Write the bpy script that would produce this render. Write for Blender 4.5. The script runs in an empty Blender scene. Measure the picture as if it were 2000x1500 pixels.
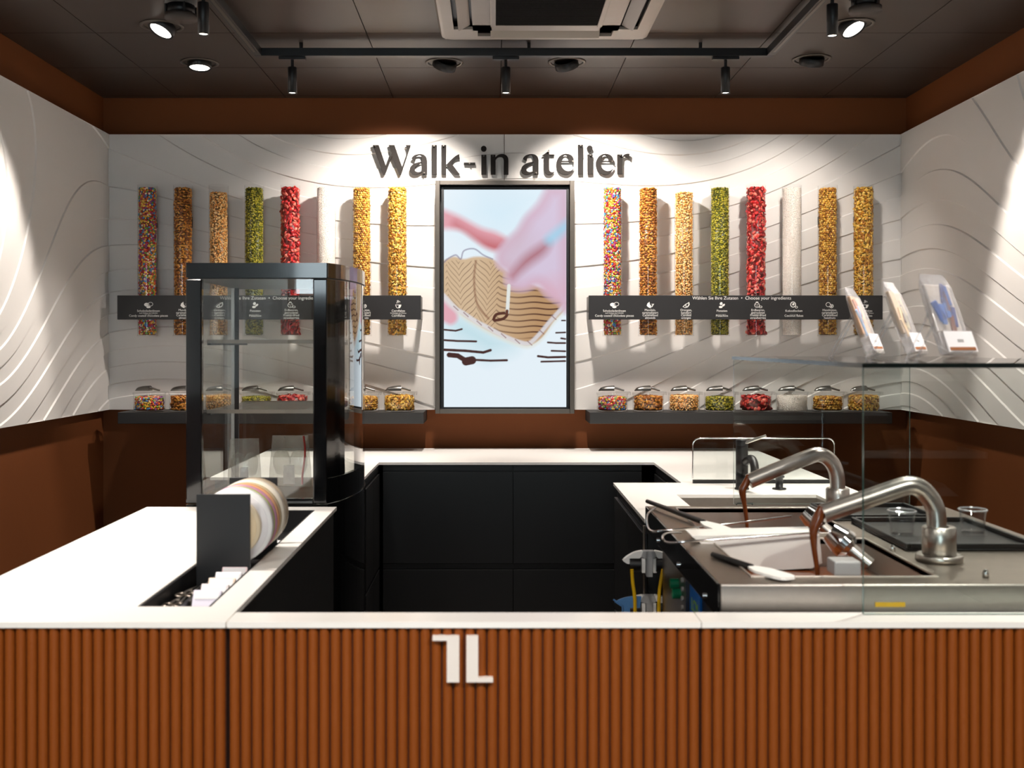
import bpy, math, random
import numpy as np
from mathutils import Vector, Matrix
random.seed(7); rng = np.random.default_rng(7)
SC = bpy.context.scene; COL = SC.collection

# ------------------------------------------------------------------ camera, world, exposure
F, VX, VY, EYE = 2100.0, 965.0, 672.0, 1.47        # focal length in pixels, vanishing point, eye height
YW = 5.90                                          # front plane of the back wall panels
cam = bpy.data.cameras.new('camera'); camo = bpy.data.objects.new('camera', cam); COL.objects.link(camo)
camo.location = (0, 0, EYE); camo.rotation_euler = (math.pi/2, 0, 0)
cam.sensor_fit = 'HORIZONTAL'; cam.sensor_width = 36; cam.lens = 36*F/2000
cam.shift_x = (1000-VX)/2000; cam.shift_y = -(750-VY)/2000
cam.clip_start = 0.05; cam.clip_end = 100
cam.dof.use_dof = True; cam.dof.focus_distance = 5.7; cam.dof.aperture_fstop = 4.5
SC.camera = camo
w = bpy.data.worlds.new('world'); SC.world = w; w.use_nodes = True
bg = w.node_tree.nodes['Background']; bg.inputs[0].default_value = (0.80, 0.91, 1.0, 1); bg.inputs[1].default_value = 9.0
vs = SC.view_settings; vs.view_transform = 'Standard'; vs.look = 'None'; vs.gamma = 1; vs.use_curve_mapping = False
vs.exposure = 0.0
SC.cycles.transparent_max_bounces = 32
WARM = (1.0, 0.92, 0.84)
P_WALL, P_DOWN, P_SIDE, P_TRACK, P_ROOM = 140, 125, 105, 85, 165

def P(px, py, Y): return Vector(((px-VX)*Y/F, Y, EYE-(py-VY)*Y/F))
def onz(px, py, z):
    Y = (EYE-z)*F/(py-VY); return Vector(((px-VX)*Y/F, Y, z))

# ------------------------------------------------------------------ helpers
def lin(c):
    return tuple((v/255/12.92 if v/255 <= .04045 else ((v/255+.055)/1.055)**2.4) for v in c)
def mat(name, rgb, rough=.5, metal=0, spec=.5, var=.06, scale=30, bump=0, coat=0, emit=0, sheen=0, aniso=0):
    m = bpy.data.materials.new(name); m.use_nodes = True; nt = m.node_tree; b = nt.nodes['Principled BSDF']
    c = lin(rgb); tc = nt.nodes.new('ShaderNodeTexCoord')
    n = nt.nodes.new('ShaderNodeTexNoise'); n.inputs['Scale'].default_value = scale; n.inputs['Detail'].default_value = 3
    nt.links.new(tc.outputs['Object'], n.inputs['Vector'])
    r = nt.nodes.new('ShaderNodeMapRange'); r.inputs[3].default_value = 1-var; r.inputs[4].default_value = 1+var
    nt.links.new(n.outputs['Fac'], r.inputs[0])
    mx = nt.nodes.new('ShaderNodeVectorMath'); mx.operation = 'SCALE'; mx.inputs[0].default_value = c
    nt.links.new(r.outputs[0], mx.inputs['Scale']); nt.links.new(mx.outputs[0], b.inputs['Base Color'])
    b.inputs['Roughness'].default_value = rough; b.inputs['Metallic'].default_value = metal
    b.inputs['Specular IOR Level'].default_value = spec; b.inputs['Coat Weight'].default_value = coat
    b.inputs['Coat Roughness'].default_value = .05
    if emit: b.inputs['Emission Color'].default_value = (*c, 1); b.inputs['Emission Strength'].default_value = emit
    if bump:
        bp = nt.nodes.new('ShaderNodeBump'); bp.inputs['Strength'].default_value = bump; bp.inputs['Distance'].default_value = .004
        nt.links.new(n.outputs['Fac'], bp.inputs['Height']); nt.links.new(bp.outputs[0], b.inputs['Normal'])
    return m
def glass(name, tint=(1, 1, 1), ior=1.5, rough=0.0, haze=0.0, hazecol=(.9, .9, .9), boost=1.0):
    """thin clear sheet: see-through, mirror-like by the Fresnel law, optional milky haze"""
    m = bpy.data.materials.new(name); m.use_nodes = True; nt = m.node_tree; nt.nodes.clear()
    out = nt.nodes.new('ShaderNodeOutputMaterial'); t = nt.nodes.new('ShaderNodeBsdfTransparent'); t.inputs[0].default_value = (*tint, 1)
    g = nt.nodes.new('ShaderNodeBsdfGlossy'); g.inputs['Roughness'].default_value = rough
    ge = nt.nodes.new('ShaderNodeNewGeometry'); dt = nt.nodes.new('ShaderNodeVectorMath'); dt.operation = 'DOT_PRODUCT'
    nt.links.new(ge.outputs['Incoming'], dt.inputs[0]); nt.links.new(ge.outputs['Normal'], dt.inputs[1])
    def mth(op, a, b):                               # Schlick's law, the same from both sides of the sheet
        k = nt.nodes.new('ShaderNodeMath'); k.operation = op
        for i, q in enumerate((a, b)):
            if q is None: continue
            if isinstance(q, (int, float)): k.inputs[i].default_value = q
            else: nt.links.new(q, k.inputs[i])
        return k.outputs[0]
    f0 = ((ior-1)/(ior+1))**2
    sch = mth('ADD', mth('MULTIPLY', mth('POWER', mth('SUBTRACT', 1.0, mth('ABSOLUTE', dt.outputs['Value'], None)), 5.0), 1-f0), f0)
    mm = nt.nodes.new('ShaderNodeMath'); mm.operation = 'MULTIPLY'; mm.inputs[1].default_value = boost; mm.use_clamp = True
    nt.links.new(sch, mm.inputs[0])
    mx = nt.nodes.new('ShaderNodeMixShader'); nt.links.new(mm.outputs[0], mx.inputs[0])
    nt.links.new(t.outputs[0], mx.inputs[1]); nt.links.new(g.outputs[0], mx.inputs[2]); last = mx
    if haze:
        d = nt.nodes.new('ShaderNodeBsdfDiffuse'); d.inputs[0].default_value = (*hazecol, 1)
        m2 = nt.nodes.new('ShaderNodeMixShader')
        nz = nt.nodes.new('ShaderNodeTexNoise'); nz.inputs['Scale'].default_value = 14
        mr = nt.nodes.new('ShaderNodeMapRange'); mr.inputs[3].default_value = haze*.4; mr.inputs[4].default_value = haze*1.6
        nt.links.new(nz.outputs['Fac'], mr.inputs[0]); nt.links.new(mr.outputs[0], m2.inputs[0])
        nt.links.new(mx.outputs[0], m2.inputs[1]); nt.links.new(d.outputs[0], m2.inputs[2]); last = m2
    nt.links.new(last.outputs[0], out.inputs[0]); return m
def attr_mat(name, rough=.45, emit=False, strength=1.0, spec=.5):
    m = bpy.data.materials.new(name); m.use_nodes = True; nt = m.node_tree; b = nt.nodes['Principled BSDF']
    a = nt.nodes.new('ShaderNodeAttribute'); a.attribute_name = 'col'
    if emit:
        nt.links.new(a.outputs['Color'], b.inputs['Emission Color']); b.inputs['Emission Strength'].default_value = strength
        b.inputs['Base Color'].default_value = (.01, .01, .01, 1)
    else: nt.links.new(a.outputs['Color'], b.inputs['Base Color'])
    b.inputs['Roughness'].default_value = rough; b.inputs['Specular IOR Level'].default_value = spec
    return m

ORG = {}
def tag(o, label=None, cat=None, group=None, kind=None):
    if label: o['label'] = label
    if cat: o['category'] = cat
    if group: o['group'] = group
    if kind: o['kind'] = kind
    return o
def thing(name, label, cat, loc=(0, 0, 0), group=None, kind=None):
    o = bpy.data.objects.new(name, None); COL.objects.link(o); o.empty_display_size = .05
    o.location = loc; ORG[o] = Vector(loc); tag(o, label, cat, group, kind); return o
class MB:
    def __init__(s): s.v = []; s.f = []; s.sm = []; s.mi = []; s.cur = 0
    def add(s, vs_, fs, smooth=False):
        k = len(s.v); s.v += [tuple(v) for v in vs_]
        for f in fs: s.f.append([i+k for i in f]); s.sm.append(smooth); s.mi.append(s.cur)
        return s
    def box(s, x0, x1, y0, y1, z0, z1, M=None):
        vs_ = [Vector((x, y, z)) for z in (z0, z1) for y in (y0, y1) for x in (x0, x1)]
        if M: vs_ = [M @ v for v in vs_]
        return s.add(vs_, [(0, 2, 3, 1), (4, 5, 7, 6), (0, 1, 5, 4), (2, 6, 7, 3), (0, 4, 6, 2), (1, 3, 7, 5)])
    def prism(s, pts, a0, a1, axis='y', smooth=False):
        n = len(pts)
        def mk(p, a): return {'y': (p[0], a, p[1]), 'z': (p[0], p[1], a), 'x': (a, p[0], p[1])}[axis]
        vs_ = [mk(p, a0) for p in pts]+[mk(p, a1) for p in pts]
        s.add(vs_, [list(range(n)), list(range(2*n-1, n-1, -1))])
        return s.add(vs_, [(i, i+n, (i+1) % n+n, (i+1) % n) for i in range(n)], smooth)
    def cyl(s, p0, p1, r0, r1=None, n=20, caps=(1, 1), smooth=True):
        r1 = r0 if r1 is None else r1; p0 = Vector(p0); p1 = Vector(p1); d = (p1-p0).normalized()
        a = d.orthogonal().normalized(); b = d.cross(a)
        ring = lambda p, r: [p+(a*math.cos(2*math.pi*i/n)+b*math.sin(2*math.pi*i/n))*r for i in range(n)]
        A = ring(p0, r0); B = ring(p1, r1)
        s.add(A+B, [(i, (i+1) % n, (i+1) % n+n, i+n) for i in range(n)], smooth)
        if caps[0]: s.add(A, [list(range(n-1, -1, -1))])
        if caps[1]: s.add(B, [list(range(n))])
        return s
    def lathe(s, prof, c=(0, 0, 0), n=24, M=None, close=False):
        vs_ = []; fs = []; m = len(prof)
        for i in range(n):
            a = 2*math.pi*i/n
            for r, z in prof:
                v = Vector((r*math.cos(a), r*math.sin(a), z))
                vs_.append((M @ v if M else v)+Vector(c))
        for i in range(n):
            j = (i+1) % n
            for k in range(m-1 if not close else m):
                l = (k+1) % m; fs.append((i*m+k, j*m+k, j*m+l, i*m+l))
        return s.add(vs_, fs, True)
    def tube(s, pts, r, n=10, caps=True):
        pts = [Vector(p) for p in pts]; rs = r if isinstance(r, (list, tuple)) else [r]*len(pts)
        t0 = (pts[1]-pts[0]).normalized(); a = t0.orthogonal().normalized(); vs_ = []
        for i, p in enumerate(pts):
            t = (pts[min(i+1, len(pts)-1)]-pts[max(i-1, 0)]).normalized()
            a = (a-t*a.dot(t)).normalized(); b = t.cross(a)
            vs_ += [p+(a*math.cos(2*math.pi*k/n)+b*math.sin(2*math.pi*k/n))*rs[i] for k in range(n)]
        fs = [(i*n+k, i*n+(k+1) % n, (i+1)*n+(k+1) % n, (i+1)*n+k) for i in range(len(pts)-1) for k in range(n)]
        s.add(vs_, fs, True)
        if caps:
            m = len(pts)-1
            s.add(vs_[:n], [list(range(n-1, -1, -1))]); s.add(vs_[m*n:], [list(range(n))])
        return s
    def build(s, name, mats, parent=None, origin=None, bevel=0, seg=2):
        o0 = ORG[parent] if parent is not None else Vector(origin or (0, 0, 0))
        me = bpy.data.meshes.new(name)
        me.from_pydata([(v[0]-o0.x, v[1]-o0.y, v[2]-o0.z) for v in s.v], [], s.f)
        me.polygons.foreach_set('use_smooth', s.sm); me.polygons.foreach_set('material_index', s.mi)
        for m in (mats if isinstance(mats, (list, tuple)) else [mats]): me.materials.append(m)
        o = bpy.data.objects.new(name, me); COL.objects.link(o); ORG[o] = o0
        if parent is not None: o.parent = parent
        else: o.location = o0
        if bevel:
            b = o.modifiers.new('bevel', 'BEVEL'); b.width = bevel; b.segments = seg; b.limit_method = 'ANGLE'; b.angle_limit = math.radians(50)
        me.update(); return o
def link(name, me, parent, loc=(0, 0, 0), rot=None):
    o = bpy.data.objects.new(name, me); COL.objects.link(o); o.parent = parent; o.location = loc
    if rot: o.rotation_euler = rot
    if parent is not None: ORG[o] = ORG[parent]
    return o
def struct(name, mb, m, **k): return tag(mb.build(name, m, **k), kind='structure')
def smooth_path(pts, n=6, closed=False):
    pts = [Vector(p) for p in pts]; out = []; N = len(pts)
    for i in range(N if closed else N-1):
        g = lambda k: pts[k % N] if closed else pts[max(0, min(N-1, k))]
        a, b, c, d = g(i-1), g(i), g(i+1), g(i+2)
        for j in range(n):
            t = j/n; out.append(.5*((2*b)+(c-a)*t+(2*a-5*b+4*c-d)*t*t+(3*b-a-3*c+d)*t**3))
    if not closed: out.append(pts[-1])
    return out
def outline(pts, n=6):
    """2D outline: (x, y) are smooth points, (x, y, 1) corners"""
    N = len(pts); cs = [i for i, p in enumerate(pts) if len(p) == 3]
    if not cs: return [(v.x, v.y) for v in smooth_path([(p[0], p[1], 0) for p in pts], n, True)]
    out = []
    for a, i in enumerate(cs):
        j = cs[(a+1) % len(cs)]; k = (j-i) % N or N
        run = [pts[(i+q) % N] for q in range(k+1)]
        if k == 1: out.append((run[0][0], run[0][1]))
        else: out += [(v.x, v.y) for v in smooth_path([(p[0], p[1], 0) for p in run], n)][:-1]
    return out
def curve_mesh(name, loops, depth):
    """flat outlines (x, z) with holes, made solid over `depth` (y from 0 to depth)"""
    c = bpy.data.curves.new(name, 'CURVE'); c.dimensions = '2D'; c.fill_mode = 'BOTH'; c.extrude = depth/2
    for lp in loops:
        sp = c.splines.new('POLY'); sp.points.add(len(lp)-1); sp.use_cyclic_u = True
        for q, p in zip(sp.points, lp): q.co = (p[0], p[1], 0, 1)
    return to_mesh(c, name, depth)
def text_mesh(name, body, size, align='CENTER', depth=.0004, spacing=1.0):
    c = bpy.data.curves.new(name, 'FONT'); c.body = body; c.size = size; c.align_x = align; c.extrude = depth/2; c.space_line = .85; c.resolution_u = 3
    c.space_character = spacing
    return to_mesh(c, name, depth)
def to_mesh(c, name, depth):
    o = bpy.data.objects.new('tmp', c); COL.objects.link(o)
    dg = bpy.context.evaluated_depsgraph_get(); dg.update()
    me = bpy.data.meshes.new_from_object(o.evaluated_get(dg)); me.name = name
    bpy.data.objects.remove(o); bpy.data.curves.remove(c)
    me.transform(Matrix(((1, 0, 0, 0), (0, 0, -1, depth/2), (0, 1, 0, 0), (0, 0, 0, 1)))); return me
def spot(loc, aim, energy, size=90, blend=.6, r=.03, color=WARM):
    l = bpy.data.lights.new('lamp_light', 'SPOT'); l.energy = energy; l.spot_size = math.radians(size); l.spot_blend = blend
    l.shadow_soft_size = r; l.color = color
    o = bpy.data.objects.new('lamp_light', l); COL.objects.link(o); o.location = loc
    o.rotation_euler = (Vector(aim)-Vector(loc)).to_track_quat('-Z', 'Y').to_euler(); return o

# ------------------------------------------------------------------ materials
M = dict(
    white=mat('white_panel', (226, 222, 218), .55, var=.015, scale=6),
    brown=mat('brown_paint', (116, 65, 33), .65, var=.05, scale=4, spec=.2),
    worktop=mat('white_worktop', (251, 248, 243), .22, var=.01, scale=8),
    flute=mat('terracotta_flute', (138, 70, 18), .5, var=.05, spec=.3, scale=5),
    fluteback=mat('flute_backing', (70, 30, 12), .7),
    ceil=mat('dark_ceiling_tile', (58, 48, 42), .42, var=.06, scale=3, spec=.35),
    ceilgap=mat('ceiling_void', (8, 7, 7), .9),
    floor=mat('grey_floor', (70, 64, 60), .4, var=.15, scale=3),
    black=mat('black_cabinet', (15, 15, 16), .45, var=.1, scale=12),
    blackshelf=mat('charcoal_shelf', (34, 33, 33), .5, var=.05),
    blackgloss=mat('black_gloss', (9, 10, 12), .1, coat=.6, var=.05),
    blackplastic=mat('black_plastic', (16, 16, 17), .4),
    blackmetal=mat('black_metal', (20, 20, 22), .42, spec=.5),
    gun=mat('gunmetal_frame', (92, 86, 80), .4, metal=.6),
    letter=mat('dark_letter', (36, 32, 30), .7, var=.04, spec=.2),
    steel=mat('brushed_steel', (196, 190, 184), .3, metal=1, var=.08, scale=60),
    steeldark=mat('worn_steel', (150, 140, 130), .36, metal=1, var=.12, scale=20),
    tank=mat('satin_steel', (205, 198, 190), .42, metal=1, var=.05),
    scoop=mat('scoop_steel', (128, 126, 122), .28, metal=1, var=.05),
    disc=mat('dark_disc', (58, 50, 45), .6),
    chrome=mat('chrome', (225, 225, 225), .1, metal=1, var=.02),
    whitepl=mat('white_plastic', (250, 248, 244), .35, var=.02),
    greypl=mat('grey_plastic', (168, 168, 168), .4, var=.03),
    paper=mat('white_paper', (238, 236, 238), .7, var=.02),
    cream=mat('cream_paper', (226, 206, 170), .7, var=.04),
    yellow=mat('yellow_plastic', (225, 178, 12), .45, var=.05),
    blue=mat('blue_plastic', (84, 134, 190), .4, var=.04),
    green=mat('green_knob', (14, 120, 82), .3, var=.04),
    sticker=mat('blue_sticker', (20, 105, 195), .4, var=.05),
    choc=mat('melted_chocolate', (104, 52, 22), .16, var=.1, scale=25, coat=.3),
    logo=mat('cream_logo', (240, 232, 224), .5, var=.01),
    sign=mat('charcoal_sign', (36, 35, 36), .5, var=.04),
    print=mat('white_print', (236, 234, 230), .6, var=.01),
    brass=mat('brass', (170, 125, 60), .3, metal=1),
    glassedge=mat('green_glass_edge', (70, 104, 98), .15, var=.1, spec=.8),
    glassedged=mat('dark_glass_edge', (14, 24, 24), .12, var=.1, spec=.8),
    ac=mat('satin_grey_plastic', (150, 140, 130), .38, var=.03),
    acdark=mat('dark_grille', (17, 15, 14), .8, var=.05, spec=.1),
    lens=mat('lamp_lens', (255, 248, 238), .4, emit=9.0),
    lensdim=mat('small_lamp_lens', (255, 246, 232), .4, emit=5.0),
    wood=mat('brown_shelf_back', (96, 52, 28), .5, var=.15, scale=6),
    carton=mat('brown_carton', (150, 92, 50), .6, var=.2, scale=9),
    pane=glass('clear_pane', (.955, .98, .97)),
    dispglass=glass('display_glass', (.93, .93, .92), boost=1.6),
    curved=glass('curved_glass', (.86, .84, .81), boost=2.0),
    acryl=glass('acrylic', (.97, .97, .97), rough=.02, boost=1.0),
    bag=glass('cellophane', (.95, .95, .96), rough=.12, haze=.16, hazecol=(.9, .9, .94), boost=1.8),
    bag2=glass('thin_cellophane', (.92, .92, .90), rough=.15, haze=.2, hazecol=(.9, .88, .84), boost=1.6),
)
M['candy'] = attr_mat('sweet_pieces', .38)
M['screen'] = attr_mat('screen_picture', .7, emit=True, strength=.95, spec=.05)

# ------------------------------------------------------------------ setting: floor, ceiling, walls
XL, XR = P(212, 0, YW).x, P(1760, 0, YW).x          # faces of the side wall panels
ZT, ZB = EYE+(672-263)*YW/F, EYE-(800-672)*YW/F     # top and bottom of the white panels
ZC = 2.83
TH = .045
BX0, BX1, BY1 = XL-TH, XR+TH, YW+TH
struct('floor', MB().box(BX0-.1, BX1+.1, -3.5, BY1+.1, -.1, 0), M['floor'])
ceil = struct('ceiling', MB().box(BX0-.1, BX1+.1, -3.5, BY1+.1, ZC+.02, ZC+.12), M['ceilgap'])
wb = struct('wall_back', MB().box(BX0-.1, BX1+.1, BY1, BY1+.1, 0, ZC+.02), M['brown'])
wl = struct('wall_left', MB().box(BX0-.1, BX0, -3.5, BY1, 0, ZC+.02), M['brown'])
wr = struct('wall_right', MB().box(BX1, BX1+.1, -3.5, BY1, 0, ZC+.02), M['brown'])
# shop front behind the viewer: a doorway and a window to the daylight outside
YR = -3.5; D0, D1, DZ = -.85, .25, 2.62; W0, W1, WZ0, WZ1 = -2.1, -1.5, 1.95, 2.62
mb = MB()
for bx in ((BX0-.1, W0, 0, ZC+.02), (W1, D0, 0, ZC+.02), (D1, BX1+.1, 0, ZC+.02), (W0, W1, 0, WZ0), (W0, W1, WZ1, ZC+.02), (D0, D1, DZ, ZC+.02)):
    mb.box(bx[0], bx[1], YR-.1, YR, bx[2], bx[3])
struct('wall_rear', mb, M['brown'])
dr = struct('door_1', MB().box(D0, D0+.05, YR-.08, YR+.01, 0, DZ).box(D1-.05, D1, YR-.08, YR+.01, 0, DZ).box(D0+.05, D1-.05, YR-.08, YR+.01, DZ-.05, DZ), M['blackmetal'])
MB().box(D0+.051, D1-.051, YR-.04, YR-.03, .01, DZ-.051).build('door_pane', M['pane'], dr)
wn = struct('window_1', MB().box(W0, W0+.04, YR-.08, YR+.01, WZ0, WZ1).box(W1-.04, W1, YR-.08, YR+.01, WZ0, WZ1).box(W0+.04, W1-.04, YR-.08, YR+.01, WZ1-.04, WZ1).box(W0+.04, W1-.04, YR-.08, YR+.01, WZ0, WZ0+.04), M['blackmetal'])
MB().box(W0+.041, W1-.041, YR-.04, YR-.03, WZ0+.041, WZ1-.041).build('window_pane', M['pane'], wn)
# ceiling tiles
pt = .592; tx0 = .034-5*pt; ty0 = 4.70-14*pt
tm = MB().box(-pt/2+.002, pt/2-.002, -pt/2+.002, pt/2-.002, 0, .018).build('ceiling_tile', M['ceil'], bevel=.003)
tile_me = tm.data; bpy.data.objects.remove(tm)
AC = (-.225, .66, 3.805, 4.69)
def edge_tile(x0, x1, y0, y1):
    MB().box(x0+.002, x1-.002, y0+.002, y1-.002, ZC, ZC+.018).build('ceiling_tile', M['ceil'], ceil)
for i in range(12):
    for j in range(18):
        x0, y0 = tx0+i*pt, ty0+j*pt; x1, y1 = x0+pt, y0+pt
        x0c, x1c, y1c = max(x0, BX0), min(x1, BX1), min(y1, BY1)
        if y0 < -3.5: continue
        if x1c-x0c < .02 or y1c-y0 < .02 or y0 < -3.6: continue
        if x0c == x0 and x1c == x1 and y1c == y1: link('ceiling_tile', tile_me, ceil, (x0+pt/2, y0+pt/2, ZC))
        else: edge_tile(x0c, x1c, y0, y1c)

# relief panels: terraced contour lines milled into white board
def seglog(u, v, x0, y0, x1, y1, soft):
    return sum(np.log(np.hypot(u-x0-(x1-x0)*t, v-y0-(y1-y0)*t)+soft) for t in np.linspace(0, 1, 9))/9
def field(u, v):
    """height of the milled landscape over the unrolled walls; its level lines are the step edges"""
    return 5.0*(1.25*seglog(u, v, 600, 60, 680, 120, 40)-1.5*seglog(u, v, 190, 900, 560, 1200, 70)+1.3*seglog(u, v, 1340, 130, 1420, 90, 40)
                - 1.8*seglog(u, v, 1760, 960, 1800, 1100, 60)+1.5*seglog(u, v, -360, 330, -300, 640, 50)+1.5*seglog(u, v, 2330, 150, 2480, 520, 50)
                + .6*seglog(u, v, 1050, 950, 1200, 1250, 80))
def relief(name, parent, w0, w1, mapf, ufun):
    """panel over wall coordinate w0..w1 and z ZB..ZT; mapf(w, z, d) -> point, d = how far proud"""
    cs = .011; nx = int((w1-w0)/cs)+1; nz = int((ZT-ZB)/cs)+1
    W = np.linspace(w0, w1, nx+1); Z = np.linspace(ZB, ZT, nz+1)
    U, V = np.meshgrid(ufun(W), 672-(Z-EYE)*F/YW, indexing='ij')
    S = np.sin(math.pi*field(U, V)); S[np.abs(S) < 1e-3] = 1e-3
    D = .0068; mb = MB(); sg = S > 0
    q = lambda w_, z_, d: mapf(w_, z_, d)
    GX, GZ = np.gradient(S)
    def slope(w_, z_, gx_, gz_, wd=.0055):           # foot of the chamfered step, towards the lower terrace
        l = math.hypot(gx_, gz_) or 1
        return (min(max(w_-gx_/l*wd, w0), w1), min(max(z_-gz_/l*wd, ZB), ZT))
    for i in range(nx):
        j = 0
        while j < nz:
            c = (sg[i, j], sg[i+1, j], sg[i+1, j+1], sg[i, j+1])
            if c[0] == c[1] == c[2] == c[3]:
                k = j+1
                while k < nz and sg[i, k+1] == c[0] and sg[i+1, k+1] == c[0]: k += 1
                d = D if c[0] else 0
                mb.add([q(W[i], Z[j], d), q(W[i+1], Z[j], d), q(W[i+1], Z[k], d), q(W[i], Z[k], d)], [(0, 1, 2, 3)]); j = k; continue
            cor = [(W[m_], Z[n_], S[m_, n_], GX[m_, n_], GZ[m_, n_]) for m_, n_ in ((i, j), (i+1, j), (i+1, j+1), (i, j+1))]
            pos, neg, cr = [], [], []
            for a in range(4):
                A, B = cor[a], cor[(a+1) % 4]; (pos if A[2] > 0 else neg).append(A[:2])
                if (A[2] > 0) != (B[2] > 0):
                    t = A[2]/(A[2]-B[2]); p = (A[0]+(B[0]-A[0])*t, A[1]+(B[1]-A[1])*t); pos.append(p); neg.append(p); cr.append((*p, A[3]+(B[3]-A[3])*t, A[4]+(B[4]-A[4])*t))
            for pg, d in ((pos, D), (neg, 0)):
                mb.add([q(x, y, d) for x, y in pg], [tuple(range(len(pg)))])
            for a in range(0, len(cr)-1, 2):
                p, r = cr[a], cr[a+1]; p2, r2 = slope(*p), slope(*r); p, r = p[:2], r[:2]
                mb.add([q(*p2, .0002), q(*r2, .0002), q(*r, D), q(*p, D)], [(0, 1, 2, 3)])
            j += 1
    # rim and back of the board
    a, b, c, d = w0, w1, ZB, ZT
    for (e, f) in (((a, c), (b, c)), ((b, c), (b, d)), ((b, d), (a, d)), ((a, d), (a, c))):
        mb.add([q(*e, D), q(*f, D), q(*f, -TH+.001), q(*e, -TH+.001)], [(0, 1, 2, 3)])
    return mb.build(name, M['white'], parent)
XS = P(985, 0, YW).x; g = .0015; mpx = YW/F
relief('wall_panel', wb, XL-.0, XS-g, lambda w_, z, d: (w_, YW-d, z), lambda W: VX+W/mpx)
relief('wall_panel', wb, XS+g, XR, lambda w_, z, d: (w_, YW-d, z), lambda W: VX+W/mpx)
relief('wall_panel', wl, 3.2, YW-.004, lambda w_, z, d: (XL+d, w_, z), lambda W: 212-(YW-W)/mpx)
relief('wall_panel', wr, 3.2, YW-.004, lambda w_, z, d: (XR-d, w_, z), lambda W: 1760+(YW-W)/mpx)
for nm, x0, x1, par in (('wall_panel', XL-TH+.001, XL, wl), ('wall_panel', XR, XR+TH-.001, wr)):
    MB().box(x0, x1, -3.4, 3.197, ZB, ZT).build(nm, M['white'], par)

# ------------------------------------------------------------------ counters
WT, WZ = .012, .90                                   # worktop thickness and height
YF, YFB = 2.204, 2.284
CX0, CX1, CXR0, CXR1 = -1.215, -.549, .425, 1.44
def worktop(name, label, rects, group=None, bevel=.002):
    mb = MB()
    for r in rects: mb.box(*r, WZ-WT, WZ)
    x = sum(r[0]+r[1] for r in rects)/2/len(rects); y = sum(r[2]+r[3] for r in rects)/2/len(rects)
    o = mb.build(name, M['worktop'], origin=(x, y, WZ-WT)); return tag(o, label, 'worktop', group)
TR = (-.775, -.615, 2.335, 3.70)                     # opening for the inset tray
yb = 3.764
worktop('worktop', 'white worktop of the left counter with the long black tray let into it',
        [(CX0, TR[0], YF, yb), (TR[1], CX1-.002, YF, yb), (TR[0], TR[1], YF, TR[2]), (TR[0], TR[1], TR[3], yb)])
worktop('worktop', 'narrow white ledge above the logo on the middle of the counter front', [(CX1+.001, CXR0-.001, YF, YFB)])
worktop('worktop', 'narrow white ledge below the tall glass pane on the right', [(CXR0+.001, CXR1, YF, YFB)])
SK = (.69, 1.22, 3.62, 4.07)
worktop('worktop', 'U-shaped white worktop along the back wall with the sink let into it',
        [(CX0, -.555, 4.60, 5.18), (CX0, 1.41, 5.18, 5.885), (.77, 1.41, 4.42, 5.18),
         (.49, SK[0], 3.50, 4.42), (SK[1], 1.41, 3.50, 4.42), (SK[0], SK[1], 3.50, SK[2]), (SK[0], SK[1], SK[3], 4.42)])
# fluted fronts, one slat at a time
slp = .0231; pr = [(-.0103, .0)]+[(-.0103*math.cos(math.pi*t/10), .003+.0110*math.sin(math.pi*t/10)**.85) for t in range(11)]+[(.0103, .0)]
pr = [(a, b) for a, b in pr]
sm = MB()
n_ = len(pr); H0, H1 = .08, WZ-WT-.002
vsl = [(a, -b, H0) for a, b in pr]+[(a, -b, H1) for a, b in pr]
sm.add(vsl, [(i, i+1, i+1+n_, i+n_) for i in range(n_-1)], True); sm.add(vsl, [list(range(n_))[::-1], [i+n_ for i in range(n_)]])
so = sm.build('slat', M['flute']); slat_me = so.data; bpy.data.objects.remove(so)
fronts = []
for x0, x1, lab in ((CX0, CX1-.004, 'terracotta fluted counter front below the left worktop'),
                    (CX1+.003, CXR0-.0015, 'terracotta fluted counter front carrying the white logo'),
                    (CXR0+.0015, CXR1, 'terracotta fluted counter front on the right below the glass pane')):
    t = thing('fluted_counter_front', lab, 'counter front', ((x0+x1)/2, YF+.02, 0)); fronts.append(t)
    MB().box(x0, x1, YF+.016, YF+.04, .08, WZ-WT-.001).build('backing', M['fluteback'], t)
    MB().box(x0, x1, YF+.03, YF+.045, 0, .08).build('plinth', M['black'], t)
    k = round((x1-x0)/slp); p_ = (x1-x0)/k
    for i in range(k): link('slat', slat_me, t, (x0+p_*(i+.5)-ORG[t].x, YF+.018-ORG[t].y, 0))
# logo on the flutes
lg = thing('counter_logo', 'cream two-part angular logo on the fluted counter front', 'logo', P(903, 1331, YF))
def lp(pts): return [((x-VX)*YF/F, EYE-(y-VY)*YF/F) for x, y in pts]
for poly in ([(845, 1241), (897, 1241), (897, 1331), (873, 1331), (873, 1250), (845, 1250)],
             [(911, 1241), (934, 1241), (934, 1322), (963, 1322), (963, 1331), (911, 1331)]):
    MB().prism(lp(poly)[::-1], YF-.006, YF+.006).build('logo_piece', M['logo'], lg, bevel=.001)
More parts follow.
